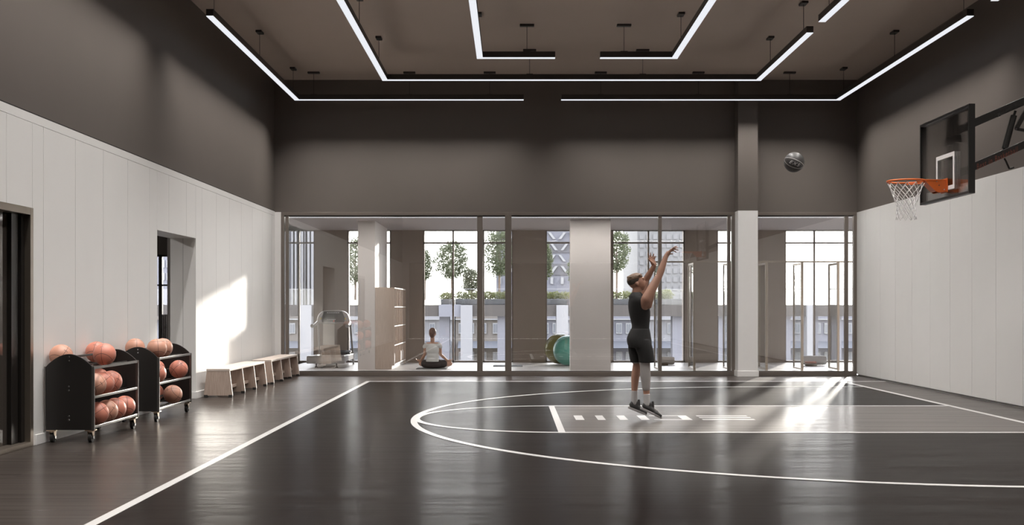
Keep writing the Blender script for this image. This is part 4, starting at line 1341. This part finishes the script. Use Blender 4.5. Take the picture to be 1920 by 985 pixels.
b = MB()
b.ell(w_(811, 683), (0.185, 0.13, 0.095)).ell(w_(811, 672), (0.130, 0.095, 0.12)).ell(w_(811, 656), (0.150, 0.10, 0.16))
b.cap(w_(801.5, 646.5), 0.058, w_(820.5, 646.5), 0.058).cap(w_(811, 645), 0.050, w_(811, 633), 0.047)
b.ell(w_(811, 625, 0.01), (0.074, 0.092, 0.105)).ell(w_(811, 629, 0.07), (0.05, 0.05, 0.07)).cap(w_(811, 626, 0.12), 0.012, w_(811, 628.5, 0.135), 0.014)
for s in (-1, 1):
    b.ell(w_(811 + s * 6.0, 626.5, 0.02), (0.012, 0.02, 0.03))
for shx, elx, hdx in ((797.8, 796.3, 787.3), (824.5, 826.0, 838.5)):
    e1, h1 = w_(elx, 665.5, 0.03), w_(hdx, 677.5, 0.20)
    b.chain([w_(shx, 648), w_((shx + elx) / 2, 656, 0.01), e1, e1.lerp(h1, 0.35), h1], [0.047, 0.040, 0.034, 0.035, 0.023])
    sg = -1 if hdx < 811 else 1
    pc = h1 + Vector((sg * 0.055, 0.035, 0.002))
    b.cap(h1, 0.024, pc, 0.027)
    for i in range(4):
        k0 = pc + Vector((sg * 0.02, (i - 1.5) * 0.016, 0.004))
        b.chain([k0, k0 + Vector((sg * 0.028, 0.004, 0.016)), k0 + Vector((sg * 0.036, 0.0, 0.048 - 0.006 * abs(i - 1.5)))], [0.0105, 0.0095, 0.008])
    b.chain([h1 + Vector((sg * 0.025, -0.02, 0.01)), h1 + Vector((sg * 0.05, -0.035, 0.03)), h1 + Vector((sg * 0.07, -0.03, 0.045))], [0.012, 0.010, 0.008])
for s, kx in ((-1, 788), (1, 842)):
    kn = w_(kx, 683.5, 0.33); hp_ = w_(811 + s * 7, 684, 0.02); an = w_(811 - s * 8, 687.5, 0.46)
    an.z = 0.075; kn.z = 0.105; hp_.z = 0.115
    b.chain([hp_, hp_.lerp(kn, 0.5), kn, kn.lerp(an, 0.4), an], [0.098, 0.085, 0.062, 0.055, 0.038])
    b.cap(an, 0.035, an + Vector((-s * 0.15, 0.05, -0.01)), 0.028)
remesh(b, "body", M["skin_w"], wo, 0.0085, 5)
h = MB().ell(w_(811, 622.5, 0.0), (0.083, 0.098, 0.098)).ell(w_(810.5, 628, -0.045), (0.062, 0.045, 0.075)).ell(w_(809, 623.5, -0.105), (0.044, 0.036, 0.046))
remesh(h, "hair", M["hair_w"], wo, 0.008, 3)["label"] = "chestnut hair in a low bun"
for s in (-1, 1):
    MB().ell(w_(811 + s * 2.6, 624.5, 0.108), (0.010, 0.006, 0.007)).build("eye", M["eye"], wo, world=True, smooth=True)
MB().cap(w_(809.5, 631.5, 0.118), 0.006, w_(812.5, 631.5, 0.118), 0.006).build("mouth", M["lip"], wo, world=True, smooth=True)
s_ = MB().ell(w_(811, 674), (0.150, 0.115, 0.085)).ell(w_(811, 668), (0.140, 0.107, 0.14)).ell(w_(811, 656), (0.158, 0.112, 0.16)).cyl(w_(811, 672), w_(811, 678.5), 0.128, 0.160, 24)
s_.cap(w_(800.5, 647.5), 0.064, w_(821.5, 647.5), 0.064)
for s in (-1, 1):
    s_.cap(w_(811 + s * 11.5, 647), 0.060, w_(811 + s * 14.6, 650.5), 0.050)
remesh(s_, "shirt", M["white_shirt"], wo, 0.009, 5)["label"] = "white short sleeved shirt"
s_ = MB().ell(w_(811, 683.5), (0.20, 0.145, 0.095))
for s, kx in ((-1, 788), (1, 842)):
    kn = w_(kx, 683.5, 0.33); hp_ = w_(811 + s * 7, 684, 0.02); kn.z = 0.105; hp_.z = 0.115
    s_.cap(hp_, 0.108, hp_.lerp(kn, 0.52), 0.095)
remesh(s_, "shorts", M["brown_cloth"], wo, 0.009, 4)["label"] = "dark brown shorts"
mt = MB().cbox(FX(781, YW), FX(838, YW), YW - 0.18, YW + 1.45, -0.004, 0.010, 0.003).build("exercise_mat", M["mat_dark"])
tag(mt, "dark exercise mat under the seated woman", "mat")
mt = MB().cbox(FX(925, 29.0), FX(980, 29.0), 28.75, 29.35, -0.004, 0.012, 0.003).build("exercise_mat", M["mat_dark"])
tag(mt, "grey exercise mat lying on the floor left of the exercise balls", "mat")

# ------------------------------------------------------------------ studio furniture
def sphere_thing(name, m, loc, r, label, cat, group):
    o = MB()
    vs, fs = [], []
    seg, rings = 64, 60
    mb = MB().ell((0, 0, 0), r, seg, rings)
    for i, v in enumerate(mb.v):
        # raised grip rings round the middle band
        zz = abs(v.z) / r
        if zz < 0.75:
            n = v.normalized()
            mb.v[i] = v + n * 0.003 * math.cos(v.z * 130)
    ob = mb.build(name, m, smooth=True)
    ob.location = loc
    tag(ob, label, cat, group)
    MB().cyl((0, 0, r - 0.006), (0, 0, r + 0.004), 0.016, 0.013, seg=14).build("plug", M["white_item"], ob)
    return ob


g1 = sphere_thing("exercise_ball", M["ball_green"], (FX(1065.5, 29.2), 29.2, 0.372), 0.372, "big teal exercise ball partly behind the pale column", "exercise ball", "large exercise balls by the far windows")
g2 = sphere_thing("exercise_ball", M["ball_olive"], (FX(1050, 30.05), 30.05, 0.385), 0.385, "olive exercise ball behind the teal one", "exercise ball", "large exercise balls by the far windows")
g1.rotation_euler = (0.35, 0.25, 0); g2.rotation_euler = (0.3, -0.3, 0)

# open cabinet with its shelves facing right
cx0, cx1, cy0, cy1, cz = FX(703, 27.5) + 0.004, FX(739.5, 27.5), 27.5, 30.4, 1.885
cab = thing("cabinet", "tall oak veneer shelf cabinet beside the pale wall end", "cabinet", (cx0, cy0, 0))
MB().box(cx0, cx1, cy0, cy0 + 0.03, 0.09, cz).box(cx0, cx1 - 0.06, cy0, cy0 + 0.03, 0, 0.09).build("side_panel", M["cab"], cab, world=True)
MB().box(cx0, cx1, cy1 - 0.03, cy1, 0.0, cz).build("side_panel", M["cab"], cab, world=True)
MB().box(cx0, cx0 + 0.015, cy0 + 0.03, cy1 - 0.03, 0.05, cz - 0.02).build("back_panel", M["cab"], cab, world=True)
MB().cbox(cx0, cx1, cy0 + 0.03, cy1 - 0.03, cz - 0.025, cz, 0.002).build("top_panel", M["cab_edge"], cab, world=True)
MB().box(cx0, cx1 - 0.06, cy0 + 0.03, cy1 - 0.03, 0, 0.09).build("plinth", M["cab_edge"], cab, world=True)
rows = [0.10, 0.545, 0.99, 1.435]
for z in rows:
    MB().cbox(cx0 + 0.015, cx1, cy0 + 0.03, cy1 - 0.03, z - 0.012, z + 0.012, 0.002).build("shelf", M["cab_edge"], cab, world=True)
ncol = 7
for k in range(1, ncol):
    y = cy0 + (cy1 - cy0) * k / ncol
    MB().box(cx0 + 0.015, cx1 - 0.006, y - 0.01, y + 0.01, 0.112, cz - 0.025).build("divider", M["cab"], cab, world=True)
for i, z in enumerate(rows[1:]):
    o = MB().cbox(cx1 - 0.30, cx1 - 0.03, cy0 + 0.12, cy0 + 0.3, z + 0.012, z + 0.20, 0.008).build("yoga_block", M["white_item"])
    tag(o, "white foam block on the %s shelf of the oak cabinet" % ["second lowest", "third lowest", "top"][i], "yoga block", "white foam blocks in the cabinet")
for i, k in enumerate((0, 4, 5)):
    y = cy0 + (cy1 - cy0) * (k + 0.5) / ncol
    o = MB().cyl((cx0 + 0.05, y, 0.112 + 0.13), (cx1 - 0.02, y, 0.112 + 0.13), 0.13, seg=28).build("foam_roller", M["white_item"], smooth=True)
    tag(o, "white foam roller on the bottom shelf of the oak cabinet, %s" % ["nearest the glass", "one from the far end", "at the far end"][i], "foam roller", "white foam rollers in the cabinet")

# treadmills
def make_treadmill(label):
    """local origin at floor under the rear end cap centre; deck runs to +Y"""
    t = thing("treadmill", label, "treadmill")
    hw = 0.45
    prof = [(-0.02, 0.10), (-0.035, 0.16), (-0.02, 0.25), (0.03, 0.285), (0.28, 0.285), (0.28, 0.10)]
    MB().prism(prof, "x", -hw, hw).build("rear_cover", M["tread"], t, bevel=0.02)
    MB().cbox(-hw + 0.02, -hw + 0.14, 0.28, 1.75, 0.14, 0.27, 0.01).cbox(hw - 0.14, hw - 0.02, 0.28, 1.75, 0.14, 0.27, 0.01).build("deck_rail", M["tread"], t)
    MB().cbox(-hw + 0.14, hw - 0.14, 0.26, 1.75, 0.17, 0.25, 0.005).build("belt", M["tread_dark"], t)
    for x in (-0.24, 0.24):
        MB().cyl((x, 0.14, 0.02), (x, 0.14, 0.11), 0.014, seg=10).cyl((x, 0.14, 0.0), (x, 0.14, 0.022), 0.035, seg=14).build("foot", M["tread_dark"], t)
    MB().prism([(1.45, 0.12), (1.45, 0.30), (1.6, 0.36), (1.95, 0.30), (2.02, 0.12)], "x", -0.38, 0.38).build("motor_hood", M["tread_dark"], t, bevel=0.02)
    for s in (-1, 1):
        u = MB()
        u.tube([(s * 0.42, 1.80, 0.0), (s * 0.41, 1.62, 0.45), (s * 0.395, 1.36, 1.05)], 0.024, 12)
        u.build("upright", M["tread"], t, smooth=True)
        hrail = MB()
        hrail.tube([(s * 0.40, 1.28, 1.06), (s * 0.41, 1.0, 1.0), (s * 0.42, 0.72, 0.97), (s * 0.42, 0.62, 0.98)], [0.03, 0.034, 0.04, 0.046], 12)
        hrail.build("handrail", M["tread"], t, smooth=True)
    # arched console
    arch = [(-0.40, 1.02), (0.40, 1.02)]
    for i in range(0, 25):
        a = PI * i / 24
        arch.append((0.40 * math.copysign(abs(math.cos(a)) ** 0.6, math.cos(a)), 1.04 + 0.32 * math.sin(a) ** 0.75 if 0 < i < 24 else 1.06))
    co = MB().prism(arch, "y", 1.20, 1.36).build("console", M["tread"], t, bevel=0.02)
    scr = [(-0.27, 1.06), (0.27, 1.06), (0.29, 1.16), (0.22, 1.325), (-0.22, 1.325), (-0.29, 1.16)]
    so = MB().prism(scr, "y", 1.19, 1.21).build("screen", M["screen"], co)
    so["label"] = "dark display panel"
    for z, n in ((1.285, 7), (1.12, 5)):
        for k in range(n):
            MB().box(-0.15 + k * 0.045, -0.12 + k * 0.045, 1.186, 1.191, z, z + 0.016).build("display_mark", M["white_item"], so)
    for s in (-1, 1):
        MB().cyl((s * 0.3, 1.183, 1.15), (s * 0.3, 1.2, 1.15), 0.017, seg=12).build("button", M["yellow"], co)
    MB().cyl((0.02, 1.183, 1.09), (0.02, 1.195, 1.09), 0.02, seg=12).build("button", M["redb"], co)
    return t


tm = make_treadmill("silver treadmill right of the benches behind the glass")
tm.location = (FX(611, 28.2), 28.15, 0)

# floor cushions
def bolster(x0, x1, Y, r, m, label, squash=0.85):
    mb = MB()
    pts, rs = [], []
    for i in range(13):
        u = i / 12
        e = min(u, 1 - u) * 12
        pts.append((x0 + (x1 - x0) * u, Y, r * squash))
        rs.append(r * (0.86 if e < 0.5 else (0.97 if e < 1.5 else 1.0)))
    mb.tube(pts, rs, 24)
    for i, v in enumerate(mb.v):
        mb.v[i] = Vector((v.x, v.y, (v.z - r * squash) * squash + r * squash))
    o = mb.build("bolster", m, smooth=True)
    return tag(o, label, "bolster")


bolster(FX(1236, 29.6), FX(1265, 29.6), 29.7, 0.115, M["bolster"], "oatmeal floor bolster lying right of the player behind the glass")
bolster(FX(1507, 29.4), FX(1550, 29.4), 29.5, 0.135, M["bolster_grey"], "grey floor bolster behind the right glass bay")
o = MB().cbox(FX(1238, 29.3), FX(1253, 29.3), 29.3, 29.5, -0.004, 0.07, 0.012).build("yoga_block", M["block_brown"]); tag(o, "brown foam block in front of the oatmeal bolster", "yoga block")
o = MB().cbox(FX(1513, 29.0), FX(1532, 29.0), 29.0, 29.2, -0.004, 0.06, 0.008).build("yoga_block", M["block_brown"]); tag(o, "brown foam block under the brick red one by the grey bolster", "yoga block")
o = MB().cbox(FX(1512, 29.0), FX(1531, 29.0), 29.0, 29.18, 0.061, 0.11, 0.008).build("yoga_block", M["block_red"]); tag(o, "brick red foam block stacked by the grey bolster", "yoga block")

# ------------------------------------------------------------------ outside
struct(MB().box(-120, 120, Y2 + 1.5, 220, -9.2, -9.0), "ground", M["ground"], "street paving far below the windows", "ground")
YO = 60.0
OX0, OX1 = FX(500, YO) - 6, FX(1620, YO) + 8
ZB0, ZB1 = EYE - (593.5 - HY) * YO / F, EYE - (572 - HY) * YO / F
wk = thing("elevated_walkway", "raised planted walkway on lavender columns outside the windows", "walkway", (0, YO, -9))
MB().box(OX0, OX1, YO, YO + 6, ZB0, ZB1).build("beam", M["beam"], wk, world=True)
MB().box(FX(823, YO), FX(864, YO), YO - 0.12, YO, ZB0 - 0.02, ZB1 + 0.02).build("lit_beam_face", M["lav"], wk, world=True)  # lavender slab, paler colour stands for the lit stretch of the beam
for (a, bx, front) in ((562, 585, 1), (823, 842, 0), (864, 886, 1), (932.5, 947, 0), (1043, 1065, 1), (1263, 1284, 0), (1474, 1486, 0), (1511, 1526, 1), (1532, 1538, 0), (1563, 1582, 0), (700, 720, 0), (760, 780, 1), (1120, 1140, 0), (1350, 1372, 0), (1400, 1420, 1)):
    y0 = YO - 0.25 if front else YO + 0.4
    c = MB().box(FX(a, YO), FX(bx, YO), y0, y0 + 0.7, -9.0, ZB1 - 0.01 if front else ZB0)
    c.build("column", M["palew"] if front else M["lav"], wk, world=True)
MB().box(OX0, OX1, YO + 0.05, YO + 0.07, ZB1, EYE + (HY - 542.5) * YO / F).build("balustrade_glass", M["glass_out"], wk, world=True)
MB().box(OX0, OX1, YO + 0.04, YO + 0.08, EYE + (HY - 542.8) * YO / F, EYE + (HY - 541.8) * YO / F).build("handrail", M["palew"], wk, world=True)
PZ = EYE + (HY - 561) * YO / F
for (a, bx, lb) in ((853, 1068, "left of the pale column"), (1120, 1288, "right of the pale column")):
    o = MB().cbox(FX(a, YO), FX(bx, YO), YO + 0.3, YO + 2.2, ZB1 + 0.001, PZ, 0.02).build("planter", M["concrete"])
    tag(o, "long concrete planter on the raised walkway, " + lb, "planter", "planters on the raised walkway")


def leaves(mb, c, rad, n, size, seed):
    rnd = random.Random(seed)
    for _ in range(n):
        while True:
            p = Vector((rnd.uniform(-1, 1), rnd.uniform(-1, 1), rnd.uniform(-1, 1)))
            if p.length <= 1 and p.length > 0.25:
                break
        p = Vector((c[0] + p.x * rad[0], c[1] + p.y * rad[1], c[2] + p.z * rad[2]))
        d = Vector((rnd.gauss(0, 1), rnd.gauss(0, 1), rnd.gauss(0, 0.7))).normalized()
        s = d.orthogonal().normalized()
        s = Quaternion(d, rnd.uniform(0, 2 * PI)) @ s
        L = size * rnd.uniform(0.7, 1.3)
        w = L * 0.45
        n_ = d.cross(s) * L * 0.1
        mb.add([p, p + d * L * 0.5 + s * w + n_, p + d * L, p + d * L * 0.5 - s * w + n_], [(0, 1, 2, 3)])


def tree(cx, cy, rx, ry, Y, n, m, label, seed, base=None):
    rnd = random.Random(seed)
    c = P(cx, cy, Y)
    sx, sz = rx * Y / F, ry * Y / F
    z0 = PZ - 0.05 if base is None else base
    t = thing("tree", label, "tree", (c.x, Y, z0), 0, "street trees beyond the windows")
    fo = MB()
    nk = 34
    for k in range(nk):
        # clumps spread evenly through the crown
        zz = 1 - 2 * (k + 0.5) / nk
        a = k * 2.399 + rnd.uniform(-0.3, 0.3); rr = rnd.uniform(0.5, 0.92)
        f = math.sqrt(max(0.02, 1 - zz * zz))
        cc = (c.x + math.cos(a) * rr * sx * f, c.y + math.sin(a) * rr * sx * f, c.z + zz * sz * 0.85)
        leaves(fo, cc, (sx * 0.34, sx * 0.34, sz * 0.21), int(n * 2.6) // nk, 0.085, seed * 31 + k)
    fo.build("foliage", m, t, world=True, recalc=False)
    tr = MB().tube([(c.x, Y, z0), (c.x + 0.02, Y, c.z - sz * 0.5), (c.x, Y, c.z + sz * 0.4)], [0.06, 0.05, 0.02], 8)
    for k in range(5):
        a = 2 * PI * k / 5
        tr.tube([(c.x, Y, c.z - sz * (0.6 - 0.18 * k)), (c.x + math.cos(a) * sx * 0.6, Y + math.sin(a) * sx * 0.6, c.z - sz * (0.3 - 0.22 * k))], [0.028, 0.012], 6)
    tr.build("trunk", M["bark"], t, world=True, smooth=True)


tree(847, 488, 31, 36, 61, 1500, M["leaf"], "round tree beyond the windows behind the seated woman", 3)
tree(884, 526, 20, 22, 61.8, 800, M["leaf2"], "smaller pale tree right of the round tree", 4)
tree(936, 474, 32, 46, 61, 1700, M["leaf"], "tall dense tree beside the partition post", 5)
tree(796, 498, 13, 30, 61, 650, M["leaf"], "tree half hidden by the pier left of the seated woman", 6)
tree(666, 490, 24, 44, 61, 1200, M["leaf"], "tree peeking out left of the pale wall end", 7)
tree(1022, 490, 15, 36, 61, 900, M["leaf"], "narrow tree left of the window with slanted panes behind", 8)
tree(1075, 510, 10, 30, 61.6, 400, M["leaf"], "tree edge showing left of the wide pale column", 9)
tree(1156, 470, 28, 42, 61, 1500, M["leaf"], "leafy tree left of the jumping man", 10)
tree(1296, 508, 9, 26, 61.4, 400, M["leaf"], "slim tree seen between the open glass doors", 11)


def shrub(x0, x1, y0, y1, n, m, label, seed):
    mb = MB()
    rnd = random.Random(seed)
    a, bx = FX(x0, YO + 1), FX(x1, YO + 1)
    zt = EYE + (HY - y0) * (YO + 1) / F
    zb = PZ
    k = max(1, int((bx - a) / 0.45))
    for i in range(k):
        xx = a + (bx - a) * (i + 0.5) / k
        leaves(mb, (xx, YO + 1.0 + rnd.uniform(-0.3, 0.3), zb + (zt - zb) * 0.45), (0.38, 0.5, (zt - zb) * rnd.uniform(0.5, 0.72)), int(n * 1.8) // k, 0.075, seed * 17 + i)
    o = mb.build("hedge", m, recalc=False)
    tag(o, label, "hedge", "clipped shrubs on the raised walkway")


shrub(856, 958, 547, 561, 1500, M["leaf3"], "green and yellow hedge in the planter behind the seated woman", 21)
shrub(962, 1067, 547, 561, 1500, M["leaf3"], "green and yellow hedge in the planter above the exercise balls", 22)
shrub(1122, 1236, 546, 561, 1500, M["leaf3"], "green and yellow hedge in the planter behind the jumping man", 23)
shrub(1239, 1259, 545, 561, 500, M["leaf3"], "small round shrub right of the jumping man", 24)
shrub(828, 848, 550, 562, 350, M["leaf3"], "small shrub left of the long planter", 25)
shrub(1291, 1302, 546, 562, 250, M["leaf3"], "small shrub seen between the open glass doors", 26)
o = MB().cbox(FX(826, YO), FX(850, YO), YO + 0.3, YO + 1.8, ZB1 + 0.001, PZ, 0.02).build("planter", M["concrete"]); tag(o, "short concrete planter left of the long ones", "planter", "planters on the raised walkway")
o = MB().cbox(FX(1289.5, YO), FX(1304, YO), YO + 0.3, YO + 1.8, ZB1 + 0.001, PZ, 0.02).build("planter", M["concrete"]); tag(o, "short concrete planter seen between the open glass doors", "planter", "planters on the raised walkway")

# striped building, far left
YS = 100.0
X0, X1 = FX(430, YS), FX(600, YS)
bd_ = thing("building", "white building with tall vertical fins, far left behind the glass", "building", ((X0 + X1) / 2, YS, -9))
MB().box(X0, X1, YS, YS + 14, -9, 16).build("facade", M["lav"], bd_, world=True)
for i, (px, wpx, m) in enumerate(((446, 4, "palew"), (458, 4, "palew"), (470, 5, "palew"), (483, 4, "palew"), (496, 5, "palew"), (510, 4, "palew"), (523, 5, "palew"), (536, 4, "palew"), (549, 3, "palew"), (555.5, 3.2, "palew"), (562, 2, "lav_grey"), (567, 4, "palew"), (573, 2.5, "lav_grey"), (579, 4, "palew"), (586, 5, "palew"), (593, 4, "palew"))):
    MB().box(FX(px, YS), FX(px + wpx, YS), YS - 0.7, YS - 0.01, -8.9, 15.5).build("fin", M[m], bd_, world=True)
# building with slanted windows
YS = 95.0
X0, X1 = FX(930, YS), FX(1105, YS)
bd_ = thing("building", "grey lavender building with slanted white windows", "building", ((X0 + X1) / 2, YS, -9))
MB().box(X0, X1, YS, YS + 15, -9, 14).build("facade", M["lav"], bd_, world=True)
bh = 21.0
for i in range(7):
    yb = 432 - 2 * bh + i * bh
    if i % 2 == 1:
        MB().box(X0, X1, YS - 0.10, YS - 0.002, EYE + (HY - yb - bh) * YS / F, EYE + (HY - yb) * YS / F).build("floor_band", M["lav_grey"], bd_, world=True)
    for k in range(9):
        px = 937 + k * 19.5 + (4 if i % 2 else 0)
        if px > 1098: continue
        sl = 0 if i == 6 else (4.6 if (2 * i + k + i // 2) % 2 else -4.6)
        yt, yl = yb + 4.2, yb + bh - 4.2
        wv = [(FX(px - 2.6 + sl, YS), EYE + (HY - yt) * YS / F), (FX(px + 2.6 + sl, YS), EYE + (HY - yt) * YS / F), (FX(px + 2.6 - sl, YS), EYE + (HY - yl) * YS / F), (FX(px - 2.6 - sl, YS), EYE + (HY - yl) * YS / F)]
        MB().prism(wv, "y", YS - 0.2, YS - 0.05).build("window", M["white_ext"], bd_, world=True)
# pale tower
YS = 110.0
X0, X1 = FX(1195, YS), FX(1300, YS)
bd_ = thing("building", "pale office tower behind the jumping man", "building", ((X0 + X1) / 2, YS, -9))
MB().box(X0, X1, YS, YS + 14, -9, 15).build("facade", M["pale_tower"], bd_, world=True)
for i in range(9):
    for k in range(8):
        px = 1199 + k * 12.6; py = 424 + i * 16
        if px + 8 > 1299: continue
        MB().box(FX(px, YS), FX(px + 8, YS), YS - 0.08, YS - 0.002, EYE + (HY - py - 9) * YS / F, EYE + (HY - py) * YS / F).build("window", M["tower_win"], bd_, world=True)

# street level blocks behind the walkway
def low_block(px0, px1, YS, m, label, seed):
    rnd = random.Random(seed)
    X0, X1 = FX(px0, YS), FX(px1, YS)
    t = thing("building", label, "building", ((X0 + X1) / 2, YS, -9), 0, "low street blocks under the walkway")
    zt = EYE - (590 - HY) * YS / F
    MB().box(X0, X1, YS, YS + 8, -9, zt).build("facade", m, t, world=True)
    MB().box(X0, X1, YS - 0.3, YS - 0.01, EYE - (600 - HY) * YS / F, EYE - (598 - HY) * YS / F).build("cornice", M["white_ext"], t, world=True)
    MB().prism([(YS - 1.2, EYE - (652 - HY) * YS / F), (YS - 0.01, EYE - (640 - HY) * YS / F), (YS - 0.01, EYE - (652 - HY) * YS / F)], "x", X0 + 0.2, X1 - 0.2).build("awning", M["awn"], t, world=True)
    px = px0 + 6
    while px + 12 < px1:
        for (ya, yb) in ((606, 626), (660, 676), (700, 720)):
            f = MB().box(FX(px, YS), FX(px + 11, YS), YS - 0.12, YS - 0.004, EYE - (yb - HY) * YS / F, EYE - (ya - HY) * YS / F).build("window", M["white_ext"], t, world=True)
            for s in (0, 1):
                MB().box(FX(px + 1.3 + s * 4.7, YS), FX(px + 4.9 + s * 4.7, YS), YS - 0.14, YS - 0.121, EYE - (yb - 2 - HY) * YS / F, EYE - (ya + 2 - HY) * YS / F).build("pane", M["bluewin"], f, world=True)
        px += rnd.choice((18, 20, 23))


low_block(420, 639, 80, M["beige"], "beige street block with an awning, left of the pale wall end", 1)
low_block(641, 852, 80, M["palew"], "white street block beneath the walkway, behind the seated woman", 2)
low_block(854, 1010, 80, M["beige"], "beige street block seen between the walkway columns at centre", 3)
low_block(1012, 1200, 80, M["lav"], "lavender street block seen beneath the walkway left of the jumping man", 4)
low_block(1202, 1420, 80, M["palew"], "white street block seen beneath the walkway right of the jumping man", 5)
low_block(1422, 1640, 80, M["lav"], "lavender street block seen through the right glass bay", 6)
# pale block seen from the side room
X0, X1 = FX(225, 90), FX(340, 90)
bd_ = thing("building", "pale lavender block seen through the open doorway", "building", ((X0 + X1) / 2, 90, -9))
MB().box(X0, X1, 90, 100, -9, 15).build("facade", M["lav"], bd_, world=True)
MB().box(X0, X1, 89.6, 89.99, EYE - (600 - HY) * 90 / F, EYE - (572 - HY) * 90 / F).build("floor_band", M["beige"], bd_, world=True)
for k, (px, py) in enumerate(((306, 488), (313, 488), (306, 512), (313, 512))):
    MB().box(FX(px, 90), FX(px + 3, 90), 89.9, 89.99, EYE - (py + 14 - HY) * 90 / F, EYE - (py - HY) * 90 / F).build("window", M["white_ext"], bd_, world=True)

# ------------------------------------------------------------------ light, camera, view
sun = bpy.data.lights.new("sun", "SUN")
sun.energy = 6.8
sun.angle = math.radians(1.4)
sun.color = (1.0, 0.93, 0.84)
so = bpy.data.objects.new("sun", sun)
C.objects.link(so)
T, TE = 0.34, 0.160                     # sideways drift and fall of the sunlight per metre towards the camera
so.rotation_euler = Vector((-T, -1.0, -TE)).to_track_quat("-Z", "Y").to_euler()
so.location = (10, 45, 15)

wd = bpy.data.worlds.new("sky")
bpy.context.scene.world = wd
wd.use_nodes = True
nt = wd.node_tree
bg = nt.nodes["Background"]
tc = N(nt, "ShaderNodeTexCoord")
sp = N(nt, "ShaderNodeSeparateXYZ")
nt.links.new(tc.outputs["Generated"], sp.inputs[0])
cr = N(nt, "ShaderNodeValToRGB")
cr.color_ramp.elements[0].position = 0.0
cr.color_ramp.elements[0].color = (1.0, 0.97, 0.93, 1)
cr.color_ramp.elements[1].position = 0.6
cr.color_ramp.elements[1].color = (0.84, 0.88, 1.0, 1)
nt.links.new(sp.outputs[2], cr.inputs[0])
nt.links.new(cr.outputs[0], bg.inputs["Color"])
bg.inputs["Strength"].default_value = 7.5

cd = bpy.data.cameras.new("camera")
cd.sensor_width = 36.0
cd.lens = 36.0 * F / 1920.0
cd.shift_y = (HY - 492.5) / 1920.0
cd.clip_start = 0.05
cd.clip_end = 500
co = bpy.data.objects.new("camera", cd)
C.objects.link(co)
co.location = (0, 0, EYE)
co.rotation_euler = (PI / 2, 0, 0)
S = bpy.context.scene
S.camera = co
S.view_settings.view_transform = "Standard"
S.view_settings.look = "None"
S.view_settings.gamma = 1.0
S.view_settings.use_curve_mapping = False
S.view_settings.exposure = 0.0
S.cycles.max_bounces = 10
S.cycles.diffuse_bounces = 5
S.cycles.glossy_bounces = 5
S.cycles.transparent_max_bounces = 24
S.cycles.sample_clamp_indirect = 6.0
S.cycles.caustics_reflective = False
S.cycles.caustics_refractive = False
S.cycles.use_denoising = True
